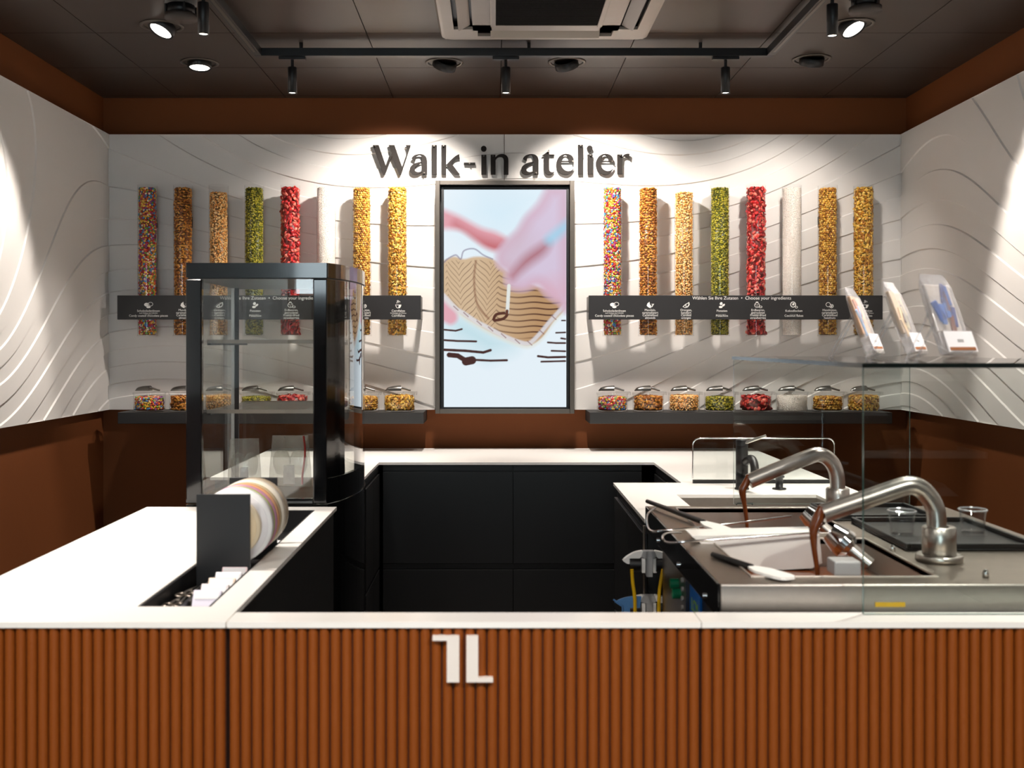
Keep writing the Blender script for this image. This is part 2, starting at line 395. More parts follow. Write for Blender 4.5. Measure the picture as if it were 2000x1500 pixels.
# cabinets
def cab(name, label, x0, x1, y0, y1, z0=.0, z1=WZ-WT-.001):
    t = thing(name, label, 'cabinet', ((x0+x1)/2, (y0+y1)/2, 0)); t_ = t
    return t
c = cab('counter_cabinet', 'black cabinet body under the left worktop', 0, 0, 0, 0); c.location = (-.88, 3, 0); ORG[c] = Vector((-.88, 3, 0))
MB().box(-1.2, -.575, 2.26, 3.75, 0, .82).build('body', M['black'], c)
MB().box(-.574, -.560, 2.26, 3.75, .03, .887).build('inner_panel', M['black'], c, bevel=.001)
MB().box(-1.2, -1.186, 2.26, 3.75, .82, .887).build('outer_panel', M['brown'], c)
hg = P(606, 1180, 2.9)
MB().box(-.5595, -.553, 2.60, 2.64, .60, .63).box(-.5595, -.550, 2.612, 2.628, .635, .65).build('latch', M['brass'], c, bevel=.001)
def doors(t, X0, X1, yf, rows, seam=None):
    for z0, z1 in rows: MB().box(X0+.0015, X1-.0015, yf-.018, yf, z0, z1).build('door', M['black'], t, bevel=.001)
YC = 5.20; zr = lambda py: EYE-(py-VY)*YC/F
xm = P(1002, 0, YC).x
for X0, X1, lab in ((P(748, 0, YC).x, xm, 'black drawer cabinet under the back worktop, left of the two'), (xm, P(1253, 0, YC).x, 'black drawer cabinet under the back worktop, right of the two')):
    t = cab('drawer_cabinet', lab, X0, X1, YC, 5.88)
    MB().box(X0, X1, YC+.002, 5.88, .10, .886).build('body', M['blackplastic'], t)
    MB().box(X0, X1, YC+.06, 5.88, 0, .099).build('plinth', M['black'], t)
    for z0, z1 in ((zr(919), .886), (zr(1099), zr(921)), (.105, zr(1111))):
        MB().box(X0+.0015, X1-.0015, YC-.018, YC, z0, z1).build('drawer_front' if z1 < .88 else 'top_rail', M['black'], t, bevel=.001)
    MB().box(X0+.0015, X1-.0015, YC-.010, YC, zr(1110), zr(1100)).build('grip_channel', M['blackplastic'], t)
for X0, X1, y0, y1, sx, lab in ((-1.2, -.565, 4.62, 5.88, 1, 'black corner cabinet under the white worktop behind the tall display case'),
                                (.785, 1.4, 4.41, 5.88, -1, 'black corner cabinet under the worktop behind the sink')):
    t = cab('corner_cabinet', lab, X0, X1, y0, y1)
    MB().box(X0, X1, y0, y1, .10, .886).build('body', M['black'], t); MB().box(X0+.04, X1-.04, y0, y1, 0, .1).build('plinth', M['black'], t)
    xf = X1 if sx > 0 else X0; yy = 5.175
    for (a, b) in ((y0+.01, (y0+yy)/2), ((y0+yy)/2+.003, yy)):
        for z0, z1 in ((.40, .845), (.105, .385)):
            MB().box(min(xf, xf+sx*.014), max(xf, xf+sx*.014), a, b, z0, z1).build('door', M['black'], t, bevel=.001)
    MB().box(min(xf, xf+sx*.008), max(xf, xf+sx*.008), y0+.01, yy, .852, .880).build('top_rail', M['blackplastic'], t, bevel=.001)
t = cab('sink_cabinet', 'black cabinet under the sink worktop', .505, 1.4, 3.53, 4.40)
MB().box(.505, 1.4, 3.53, 4.40, .10, .70).box(.505, .60, 3.53, 4.40, .70, .886).build('body', M['black'], t); MB().box(.54, 1.38, 3.56, 4.38, 0, .1).build('plinth', M['black'], t)
for a, b in ((3.54, 3.965), (3.97, 4.395)):
    for z0, z1 in ((.40, .845), (.105, .385)): MB().box(.491, .5045, a, b, z0, z1).build('door', M['black'], t, bevel=.001)

# ------------------------------------------------------------------ display screen, shelves, signs, lettering
def px(x, Y): return (x-VX)*Y/F
def pz(y, Y): return EYE-(y-VY)*Y/F
Yt = 5.77
tv = thing('display_screen', 'large upright screen in a deep gunmetal frame showing hands decorating a chocolate', 'screen', (px(986, Yt), YW, pz(808, Yt)))
a, b, c_, d = px(850, Yt), px(1122, Yt), pz(808, Yt), pz(352, Yt); f_ = .024
for nm, bx in (('frame_bar', (a, a+f_, Yt, YW-.006, c_, d)), ('frame_bar', (b-f_, b, Yt, YW-.006, c_, d)),
               ('frame_bar', (a+f_, b-f_, Yt, YW-.006, c_, c_+f_)), ('frame_bar', (a+f_, b-f_, Yt, YW-.006, d-f_, d))):
    MB().box(*bx).build(nm, M['gun'], tv, bevel=.002)
MB().box(a+f_, b-f_, YW-.03, YW-.008, c_+f_, d-f_).build('back_plate', M['blackplastic'], tv)
Ys = 5.80
s0, s1, s2, s3 = px(867, Ys), px(1106, Ys), pz(795, Ys), pz(370.5, Ys)
e = .014
for bx in ((s0-e, s0, Ys-.004, Ys+.06, s2-e, s3+e), (s1, s1+e, Ys-.004, Ys+.06, s2-e, s3+e), (s0, s1, Ys-.004, Ys+.06, s2-e, s2), (s0, s1, Ys-.004, Ys+.06, s3, s3+e)):
    MB().box(*bx).build('bezel_bar', M['blackmetal'], tv, bevel=.001)
# picture, painted as colours of a fine grid: flat screen content
NXp, NYp = 240, 426
gx, gy = np.meshgrid(np.linspace(867, 1106, NXp), np.linspace(370.5, 795, NYp), indexing='ij')
cx_ = (gx-650)*2.5; cy_ = (gy-250)*2.5
img = np.zeros((NXp, NYp, 3)); img[:] = lin((232, 244, 252))
def polymask(pts, blur):
    """soft mask of a polygon, from signed distance"""
    pts = np.array(pts, float); n = len(pts); dmin = np.full(cx_.shape, 1e9); ins = np.zeros(cx_.shape, bool)
    for i in range(n):
        x1, y1 = pts[i]; x2, y2 = pts[(i+1) % n]; dx, dy = x2-x1, y2-y1
        t = np.clip(((cx_-x1)*dx+(cy_-y1)*dy)/(dx*dx+dy*dy+1e-9), 0, 1)
        dmin = np.minimum(dmin, np.hypot(cx_-x1-t*dx, cy_-y1-t*dy))
        cond = ((y1 > cy_) != (y2 > cy_)); xi = (x2-x1)*(cy_-y1)/((y2-y1) if abs(y2-y1) > 1e-9 else 1e-9)+x1
        ins ^= cond & (cx_ < xi)
    sd = np.where(ins, dmin, -dmin); return np.clip(sd/blur*.5+.5, 0, 1), sd
def linemask(pts, wd, blur=2.5):
    dmin = np.full(cx_.shape, 1e9)
    for (x1, y1), (x2, y2) in zip(pts[:-1], pts[1:]):
        dx, dy = x2-x1, y2-y1; t = np.clip(((cx_-x1)*dx+(cy_-y1)*dy)/(dx*dx+dy*dy+1e-9), 0, 1)
        dmin = np.minimum(dmin, np.hypot(cx_-x1-t*dx, cy_-y1-t*dy))
    return np.clip((wd/2-dmin)/blur+.5, 0, 1)
def paint(mask, rgb): img[:] = img*(1-mask[..., None])+np.array(lin(rgb))*mask[..., None]
sp = lambda pts, n=6: [(v.x, v.y) for v in smooth_path([(x, y, 0) for x, y in pts], n)]
mk, _ = polymask([(700, 300), (1040, 300), (900, 520), (780, 560), (640, 430)], 150); paint(mk*.5, (196, 232, 250))
mk, _ = polymask([(560, 900), (700, 960), (860, 1060), (760, 1100), (600, 1010)], 90); paint(mk*.8, (170, 214, 224))
finger = sp([(530, 395), (620, 432), (720, 485), (800, 510), (850, 545), (830, 590), (790, 600), (740, 580), (690, 545), (620, 500), (530, 492)])
mk, sd = polymask(finger, 18); paint(mk, (226, 160, 172))
mk2, _ = polymask(sp([(600, 470), (700, 530), (800, 560), (850, 560), (820, 600), (740, 590), (670, 545)]), 40); paint(mk2*mk*.95, (184, 72, 78))
cake = sp([(535, 650), (590, 628), (640, 640), (700, 628), (780, 640), (850, 700), (960, 760), (1060, 800), (1135, 850), (1125, 890), (1075, 945), (1020, 1020), (960, 1058), (900, 1048), (800, 1008), (700, 955), (610, 895), (535, 815)])
mk, sd = polymask([(x, y+14) for x, y in cake], 12); paint(mk, (226, 226, 214))
mk, sd = polymask(cake, 6); paint(mk, (212, 184, 150)); paint(mk*np.clip((cx_-700)/300, 0, 1), (186, 146, 104))
inn = np.clip((sd-14)/5, 0, 1)
# feathered lines left, level lines right
gsum = np.zeros(cx_.shape)
for i_, (xs_, sg_) in enumerate(((560, 1), (618, -1), (692, 1), (765, -1), (812, .6))):
    gsum += sg_*46*np.exp(-np.abs(cx_-xs_-(cy_-740)*(-.10 if i_ > 2 else .06))/24)
fe = (cy_+gsum*np.clip((860-cx_)/60, 0, 1)+3*np.sin(cx_*.04)-636)/29
lw_ = np.where(cx_ < 800, .13, .17)
ln = np.clip((lw_-np.abs((fe % 1)-.5))/.09, 0, 1)*inn; paint(ln*np.clip((cx_-540)/500, .6, .95)*np.clip((1035-cy_)/20, 0, 1), (74, 36, 24))
paint(linemask(sp([(700, 640), (690, 740), (705, 860), (760, 930)]), 10, 8)*inn*.6, (120, 66, 40))
paint(linemask(sp([(785, 935), (800, 910), (850, 905), (835, 930), (790, 940)]), 14)*mk, (82, 40, 26))
# silvery beaded rim
rim = sp([(545, 655), (560, 640), (600, 620), (625, 640), (640, 600), (690, 590), (735, 620), (780, 640)])
paint(linemask(rim, 7, 4)*.7, (130, 120, 150))
rim2 = sp([(540, 815), (600, 880), (640, 905), (700, 945), (740, 965), (800, 998), (850, 1022), (910, 1045), (960, 1050), (1010, 1005), (1060, 945), (1110, 890), (1130, 868)])
paint(linemask(rim2, 20, 8)*.75, (226, 228, 236))
for i in range(6, len(rim2)-4, 7):
    x, y = rim2[i]; paint(linemask([(x-10, y-10), (x+12, y+10)], 5)*.8, (140, 100, 100))
thumb = sp([(530, 830), (570, 870), (605, 905), (606, 940), (575, 960), (530, 940)]); mk, _ = polymask(thumb, 12); paint(mk, (228, 170, 184))
hand = sp([(1045, 290), (1000, 370), (940, 435), (900, 500), (850, 548), (805, 610), (808, 670), (845, 700), (848, 755), (880, 785), (935, 790), (1000, 770), (1045, 815), (1100, 850), (1150, 860), (1150, 290)])
mk, sd = polymask(hand, 22); paint(mk, (214, 198, 222)); paint(mk*np.clip(1-sd/70, 0, 1)*.55, (208, 150, 168))
m2, _ = polymask(sp([(850, 560), (900, 500), (960, 560), (930, 640), (860, 700), (812, 660)]), 90); paint(m2*mk*.7, (206, 182, 196))
m2, _ = polymask(sp([(870, 720), (930, 640), (1010, 580), (1055, 560), (1030, 610), (950, 670), (880, 730)]), 34); paint(m2*mk*.9, (160, 52, 58))
m2 = linemask([(1150, 470), (1090, 520), (1060, 545)], 50, 40); paint(m2*mk*.75, (150, 212, 238))
m2, _ = polymask([(1000, 780), (1080, 740), (1140, 790), (1100, 850)], 60); paint(m2*mk*.6, (222, 168, 184))
paint(linemask([(860, 770), (852, 900)], 17, 4), (228, 232, 228)); paint(linemask([(851, 893), (850, 905)], 14), (96, 50, 34))
for ptsl, wd in (([(545, 985), (600, 990), (630, 982)], 9), ([(545, 1036), (610, 1040), (700, 1042)], 10), ([(545, 1083), (650, 1088), (735, 1096), (770, 1085)], 13),
                 ([(568, 1108), (610, 1112), (640, 1130)], 24), ([(650, 1140), (680, 1134)], 40), ([(690, 1132), (770, 1136), (850, 1134)], 11),
                 ([(1118, 940), (1135, 940)], 7), ([(1090, 1000), (1135, 998)], 8), ([(1115, 1027), (1135, 1030)], 9), ([(1050, 1047), (1090, 1050), (1135, 1050)], 9),
                 ([(1068, 1088), (1135, 1090)], 9), ([(1002, 1114), (1050, 1120), (1135, 1118)], 11), ([(1018, 1141), (1135, 1138)], 9)):
    paint(linemask(ptsl, wd, 3), (66, 34, 32))
V3 = np.stack([(gx-VX)*Ys/F, np.full(gx.shape, Ys-.001), EYE-(gy-VY)*Ys/F], -1).reshape(-1, 3)-np.array(ORG[tv])
idx = np.arange(NXp*NYp).reshape(NXp, NYp)
fq = np.stack([idx[:-1, :-1], idx[:-1, 1:], idx[1:, 1:], idx[1:, :-1]], -1).reshape(-1, 4)
def np_mesh(name, V, Fq, cols=None, smooth=False):
    me = bpy.data.meshes.new(name); k = Fq.shape[1]
    me.vertices.add(len(V)); me.vertices.foreach_set('co', V.astype(np.float32).ravel())
    me.loops.add(Fq.size); me.loops.foreach_set('vertex_index', Fq.astype(np.int32).ravel())
    me.polygons.add(len(Fq)); me.polygons.foreach_set('loop_start', np.arange(0, Fq.size, k, dtype=np.int32))
    me.polygons.foreach_set('loop_total', np.full(len(Fq), k, dtype=np.int32))
    if smooth: me.polygons.foreach_set('use_smooth', np.ones(len(Fq), bool))
    me.update(calc_edges=True)
    if cols is not None:
        at = me.attributes.new('col', 'FLOAT_COLOR', 'POINT')
        at.data.foreach_set('color', np.concatenate([cols, np.ones((len(cols), 1))], 1).astype(np.float32).ravel())
    return me
sme = np_mesh('screen', V3, fq[:, ::-1].copy(), img.reshape(-1, 3)); sme.materials.append(M['screen'])
tag(link('screen', sme, tv), 'lit picture of hands piping lines onto a chocolate')

# shelves
Ysf = 5.67
shelves = {}
for side, x0, x1 in (('left', -1.985, -.372), ('right', .505, 2.10)):
    o = MB().box(x0, x1, Ysf, BY1-.001, ZB-.061, ZB-.001).build('wall_shelf', M['blackshelf'], origin=((x0+x1)/2, 5.8, ZB-.061), bevel=.002)
    tag(o, 'charcoal wall shelf carrying the tubs %s of the screen' % side, 'shelf')
# sign boards with headings, icons and captions
Yg = 5.735
def ell(cx, cy, rx, ry, a=0, n=20):
    ca, sa = math.cos(a), math.sin(a)
    return [(cx+rx*math.cos(t)*ca-ry*math.sin(t)*sa, cy+rx*math.cos(t)*sa+ry*math.sin(t)*ca) for t in [2*math.pi*i/n for i in range(n)]]
def ring(cx, cy, rx, ry, a=0, w_=.9): return [ell(cx, cy, rx, ry, a), ell(cx, cy, rx-w_, ry-w_, a)[::-1]]
ICON = [   # loops in pixels, origin at icon centre, y up
    [[ell(-3.5, 1, 5, 3.6)], ring(4, 2, 5, 4), [ell(0, -3.8, 4.2, 2)]],
    [[[(-7, -1), (-5.5, 3.5), (-1.5, 6.5), (-.5, 1), (2, -1.5), (.5, -6), (-4, -4)]], [[(1, 2.2), (7.5, 2.6), (4.5, -2.5), (2, -5), (3, -1.5), (5, 1)]]],
    [[[(-7, -3), (-2, 1.5), (6, 6.2), (7, 1), (3.5, -4), (-2, -5.5)], [(-5.4, -3), (-1.5, .2), (4.8, 4.2), (4.5, .5), (2, -3), (-2, -4.3)][::-1]], [[(-1.5, -.5), (0, .5), (1, -3.5), (0, -3.8)]]],
    [[ell(-1.5, 3, 3, 2.6, 1)], [ell(3, 0, 3.4, 2, .7)], [ell(-2.4, -3.6, 3.6, 2.2)]],
    [ring(-2, 0, 5.2, 5), [ell(-2, 5.4, 2.6, 1.4)], [ell(-4, 1, .8, .8)], [ell(-.4, 1, .8, .8)], [ell(-2, -2, .8, .8)], ring(5, -3.4, 3.4, 2.2)],
    [ring(-1.5, 1.2, 5.6, 5.8, 0, 1.5), [ell(-1, 1.8, 2, 2.6, -.6)], ring(5, -4, 2.6, 2.4)],
    [ring(-3, 1, 4.8, 4.6), ring(3.6, -2, 4, 3.6, .5, 1.1), [ell(3.4, -2, 2, 1.2, .6)]],
    [[[(-6, 1), (6, 1), (5, -3), (2.5, -6), (-2.5, -6), (-5, -3)], [(-4.8, 0), (1, 0), (0, -5), (-2.2, -5), (-4, -2.6)][::-1]], ring(-1.5, 4.5, 2, 1.8, 0, .7), ring(1.5, 6.4, 2, 1.8, 0, .7), ring(-1, 8.2, 1.6, 1.4, 0, .7)]]
CAP = [(('Schokoladenlinsen',), 'Candy coated chocolate pieces'), (('Mandeln,', 'caramelisiert'), 'Caramelised\nalmonds'), (('Orangen,', 'kandiert'), 'Candied\noranges'),
       (('Pistazien',), 'Pistachios'), (('Erdbeeren,', 'getrocknet'), 'Freeze-dried\nstrawberries'), (('Kokosflocken',), 'Coconut flakes'), (('Haselnüsse,', 'caramelisiert'), 'Caramelised\nhazelnuts'), (('Cornflakes',), 'Cornflakes')]
KIND = [('chocolate_lentils', 'rainbow coloured chocolate lentils'), ('caramelised_almonds', 'brown caramelised almonds'), ('candied_orange', 'pale orange candied orange bits'),
        ('pistachios', 'green pistachios'), ('dried_strawberries', 'red dried strawberry slices'), ('coconut_flakes', 'white coconut flakes'), ('caramelised_hazelnuts', 'round golden hazelnuts'), ('cornflakes', 'golden cornflakes')]
TUBEX = {'left': [288, 357.5, 427, 496.5, 567, 637, 706.5, 776], 'right': [1196, 1266, 1336, 1406, 1476.5, 1546.5, 1616.5, 1686.5]}
tm_cache = {}
for side, x0, x1, xh in (('left', 229, 822, 526), ('right', 1150, 1724, 1449)):
    X0, X1 = px(x0, Yg), px(x1, Yg); z0, z1 = pz(624, Yg), pz(577, Yg)
    t = thing('ingredient_sign', 'black ingredient sign with icons across the tubes %s of the screen' % side, 'sign', ((X0+X1)/2, YW, z0))
    MB().box(X0, X1, Yg, Yg+.014, z0, z1).build('board', M['sign'], t, bevel=.001)
    for xx in (X0+.002, X1-.012): MB().box(xx, xx+.010, Yg+.0141, YW-.006, z0+.004, z1-.004).build('side_return', M['gun'], t)
    def put(me, x, y, nm):
        if not me.materials: me.materials.append(M['print'])
        p = Vector((px(x, Yg), Yg-.0006, pz(y, Yg)))-ORG[t]; return link(nm, me, t, p)
    def tmesh(s, size):
        if (s, size) not in tm_cache: tm_cache[(s, size)] = text_mesh('caption', s, size)
        return tm_cache[(s, size)]
    put(tmesh('Wählen Sie Ihre Zutaten  •  Choose your ingredients', .0245), xh, 585, 'heading')
    for i in range(8):
        xc = TUBEX[side][i]+(2 if side == 'left' else 4)
        me = tm_cache.get(('icon', i)) or tm_cache.setdefault(('icon', i), curve_mesh('icon', [[(x*Yg/F, y*Yg/F) for x, y in lpx] for grp in ICON[i] for lpx in grp], .0004))
        put(me, xc, 596, 'icon')
        de, en = CAP[i]; two = len(de) == 2
        put(tmesh('\n'.join(de), .0165), xc, 607.5 if two else 609, 'caption')
        if i in (0, 7): put(tmesh('auch Erdnuss mit Vollmilch' if i == 0 else 'Schokolade mit Weizen', .009), xc, 612.5, 'caption')
        put(MB().box(-.022, .022, 0, .0004, 0, .0007).build('divider', M['print']).data, xc, 614.2, 'divider')
        put(tmesh(en, .0165), xc, 617.6 if two else 618.5, 'caption')
for o in [o for o in bpy.data.objects if o.name.startswith('divider') and o.parent is None]: bpy.data.objects.remove(o)
# big lettering: outlines traced per letter
c1 = lambda x, y: (720+x/14.286, 275+y/14.286); c2 = lambda x, y: (840+x/11.765, 275+y/11.765)
c3 = lambda x, y: (1005+x/14.286, 275+y/14.286); c4 = lambda x, y: (1110+x/14.286, 275+y/14.286)
LA = [[(1628, 940, 1), (1490, 940, 1), (1490, 872, 1), (1420, 915), (1330, 942), (1250, 938), (1180, 895), (1148, 820), (1160, 740), (1220, 670), (1330, 615), (1490, 575, 1), (1485, 480), (1455, 412), (1410, 395), (1360, 410), (1320, 450), (1300, 555, 1), (1195, 492, 1), (1230, 440), (1300, 392), (1420, 368), (1530, 387), (1600, 450), (1628, 540, 1)],
      [(1490, 602, 1), (1400, 650), (1310, 720), (1285, 780), (1300, 840), (1370, 872), (1440, 860), (1490, 832, 1)]]
LE = [[(1655, 585, 1), (1640, 480), (1570, 395), (1440, 360), (1330, 385), (1240, 450), (1185, 550), (1170, 650), (1190, 770), (1250, 870), (1340, 925), (1440, 945), (1540, 920), (1620, 840), (1665, 745, 1), (1600, 815), (1530, 842), (1460, 840), (1380, 800), (1320, 720), (1297, 640), (1297, 585, 1)],
      [(1305, 558, 1), (1330, 480), (1370, 412), (1420, 392), (1470, 420), (1510, 490), (1527, 558, 1)]]
K = lambda l: [(x, y, 1) for x, y in l]
def rect(x0, y0, x1, y1): return K([(x0, y0), (x1, y0), (x1, y1), (x0, y1)])
LET = [('W', c1, [K([(112, 118), (275, 118), (485, 718), (632, 335), (557, 118), (718, 118), (935, 735), (1085, 300), (1078, 240), (1035, 118), (1170, 118), (900, 940), (855, 940), (650, 425), (455, 940), (405, 940)])]),
       ('a', c1, LA), ('l', c1, [rect(1762, 118, 1900, 940)]),
       ('k', c2, [[(260, 97, 1), (367, 97, 1), (367, 545, 1), (385, 538, 1), (480, 440), (580, 352), (668, 306, 1), (675, 415, 1), (620, 415), (560, 440), (490, 515, 1), (685, 772, 1), (557, 772, 1), (382, 562, 1), (367, 572, 1), (367, 772, 1), (260, 772, 1)]]),
       ('hyphen', c2, [rect(775, 500, 1037, 548)]), ('i', c2, [rect(1178, 320, 1292, 772), ell(1233, 178, 64, 64)]),
       ('n', c2, [[(1392, 320, 1), (1500, 320, 1), (1503, 378, 1), (1560, 325), (1650, 303), (1740, 325), (1790, 390), (1800, 470, 1), (1800, 772, 1), (1692, 772, 1), (1692, 450, 1), (1680, 395), (1640, 368), (1580, 372), (1530, 400), (1505, 440, 1), (1503, 772, 1), (1392, 772, 1)]]),
       ('a', lambda x, y: c3(x-958, y), LA),
       ('t', c3, [[(962, 235, 1), (968, 378, 1), (1112, 378, 1), (1112, 412, 1), (968, 412, 1), (968, 780), (985, 840), (1030, 872), (1085, 868), (1125, 840, 1), (1085, 900), (1020, 938), (940, 945), (870, 905), (835, 830), (827, 740, 1), (827, 412, 1), (770, 412, 1), (850, 355), (920, 295)]]),
       ('e', c3, LE), ('l', c3, [rect(1772, 110, 1908, 930)]), ('i', c4, [rect(538, 378, 682, 928), ell(598, 208, 78, 78)]),
       ('e', lambda x, y: c4(x-398, y), LE),
       ('r', c4, [[(1370, 378, 1), (1503, 378, 1), (1512, 440, 1), (1560, 388), (1630, 362), (1710, 362, 1), (1700, 510, 1), (1650, 465), (1580, 440), (1530, 455), (1503, 485, 1), (1503, 928, 1), (1370, 928, 1)]])]
Yl = 5.866
lt = thing('wall_lettering', 'large dark standing letters reading Walk-in atelier above the screen', 'lettering', (px(980, Yl), YW, pz(341, Yl)))
for nm, cv, loops in LET:
    lps = []
    for l in loops:
        o2 = outline(l, 5) if any(len(p) == 3 for p in l) else l
        lps.append([(px(cv(*p)[0], Yl)-ORG[lt].x, pz(cv(*p)[1], Yl)-ORG[lt].z) for p in o2])
    me = curve_mesh('letter', lps, .016); me.materials.append(M['letter'])
    lo = link('letter', me, lt, (0, Yl-ORG[lt].y, 0))
    (ax_, az_), (bx_, bz_) = lps[0][0], lps[0][1]; l_ = math.hypot(bx_-ax_, bz_-az_)
    def inside(x, z, pg):
        r_ = False
        for (x1, z1), (x2, z2) in zip(pg, pg[1:]+pg[:1]):
            if (z1 > z) != (z2 > z) and x < (x2-x1)*(z-z1)/(z2-z1)+x1: r_ = not r_
        return r_
    for sg_ in (1, -1):
        xm_, zm_ = (ax_+bx_)/2-sg_*(bz_-az_)/l_*.007, (az_+bz_)/2+sg_*(bx_-ax_)/l_*.007
        if inside(xm_, zm_, lps[0]): break
    MB().cyl((xm_+ORG[lt].x, Yl+.015, zm_+ORG[lt].z), (xm_+ORG[lt].x, YW, zm_+ORG[lt].z), .004, n=8).build('standoff_pin', M['gun'], lo)

# ------------------------------------------------------------------ ingredients
def ico(sub=0):
    t = (1+5**.5)/2
    v = np.array([(-1, t, 0), (1, t, 0), (-1, -t, 0), (1, -t, 0), (0, -1, t), (0, 1, t), (0, -1, -t), (0, 1, -t), (t, 0, -1), (t, 0, 1), (-t, 0, -1), (-t, 0, 1)], float)
    f = np.array([(0, 11, 5), (0, 5, 1), (0, 1, 7), (0, 7, 10), (0, 10, 11), (1, 5, 9), (5, 11, 4), (11, 10, 2), (10, 7, 6), (7, 1, 8), (3, 9, 4), (3, 4, 2), (3, 2, 6), (3, 6, 8), (3, 8, 9), (4, 9, 5), (2, 4, 11), (6, 2, 10), (8, 6, 7), (9, 8, 1)])
    v /= np.linalg.norm(v[0]); return v, f
OCT = (np.array([(1, 0, 0), (-1, 0, 0), (0, 1, 0), (0, -1, 0), (0, 0, 1), (0, 0, -1)], float), np.array([(0, 2, 4), (2, 1, 4), (1, 3, 4), (3, 0, 4), (2, 0, 5), (1, 2, 5), (3, 1, 5), (0, 3, 5)]))
SPEC = [  # (base, radii in m, spacing, colours)
    (ico(), (.0066, .0066, .0048), .0105, [(206, 52, 48), (236, 186, 56), (74, 140, 196), (116, 166, 70), (226, 116, 36), (150, 70, 140), (240, 214, 190), (196, 40, 60), (240, 200, 80)]),
    (ico(), (.0110, .0058, .0050), .0125, [(196, 124, 40), (212, 144, 54), (158, 90, 26), (220, 158, 70), (136, 74, 22)]),
    (ico(), (.0062, .0050, .0044), .0090, [(240, 176, 98), (246, 196, 126), (226, 150, 70), (250, 212, 150)]),
    (ico(), (.0078, .0046, .0042), .0092, [(140, 136, 26), (164, 156, 36), (104, 108, 22), (182, 168, 50), (84, 86, 20)]),
    (ico(), (.0150, .0125, .0032), .0170, [(204, 44, 40), (186, 30, 34), (226, 84, 72), (236, 130, 110), (160, 20, 28)]),
    (OCT, (.0042, .0022, .0010), .0046, [(246, 238, 228), (250, 244, 238), (238, 228, 216)]),
    (ico(), (.0072, .0072, .0070), .0122, [(212, 158, 60), (224, 172, 72), (184, 126, 44), (232, 188, 92), (156, 98, 34)]),
    (ico(), (.0110, .0085, .0026), .0105, [(226, 172, 62), (238, 192, 84), (200, 136, 40), (244, 204, 106), (176, 112, 32)])]
def pieces(kind, pos, nor):
    """scatter one solid piece at each position, lying roughly flat against the wall of its vessel"""
    (bv, bf), rad, sp_, cols = SPEC[kind]; n = len(pos)
    nor = nor/np.linalg.norm(nor, axis=1, keepdims=True)
    tilt = rng.normal(0, .45 if kind in (4, 7) else .3, (n, 3)); nn = nor+tilt; nn /= np.linalg.norm(nn, axis=1, keepdims=True)
    up = np.where(np.abs(nn[:, 2:3]) > .8, np.array([[1., 0, 0]]), np.array([[0., 0, 1]])); a = np.cross(up, nn); a /= np.linalg.norm(a, axis=1, keepdims=True); b = np.cross(nn, a)
    th = rng.uniform(0, 2*math.pi, n) if kind not in (1, 3) else rng.normal(0, .7, n)
    ca, sa = np.cos(th)[:, None], np.sin(th)[:, None]; A, B = a*ca+b*sa, b*ca-a*sa
    R = np.array(rad)[None, :]*rng.uniform(.82, 1.15, (n, 1)); bvv = np.repeat(bv[None], n, 0)
    if kind in (2, 4, 7): bvv = bvv*(1+rng.normal(0, .16, bvv.shape))
    V = pos[:, None, :]+bvv[..., 0:1]*R[:, None, 0:1]*A[:, None]+bvv[..., 1:2]*R[:, None, 1:2]*B[:, None]+bvv[..., 2:3]*R[:, None, 2:3]*nn[:, None]
    Fc = (bf[None]+(np.arange(n)*len(bv))[:, None, None]).reshape(-1, 3)
    cl = np.array([lin(c) for c in cols]); ci = cl[rng.integers(0, len(cl), n)]*rng.uniform(.85, 1.15, (n, 1))
    return V.reshape(-1, 3), Fc, np.repeat(ci, len(bv), 0)
def core(r, z0, z1, col, n=24):
    a = np.arange(n)*2*math.pi/n; ringp = lambda z: np.stack([r*np.cos(a), r*np.sin(a), np.full(n, z)], 1)
    V = np.concatenate([ringp(z0), ringp(z1), [[0, 0, z0], [0, 0, z1]]]); i = np.arange(n); j = (i+1) % n
    Fc = np.concatenate([np.stack([i, j, j+n], 1), np.stack([i, j+n, i+n], 1), np.stack([j, i, np.full(n, 2*n)], 1), np.stack([i+n, j+n, np.full(n, 2*n+1)], 1)])
    return V, Fc, np.repeat(np.array([lin(col)]), len(V), 0)
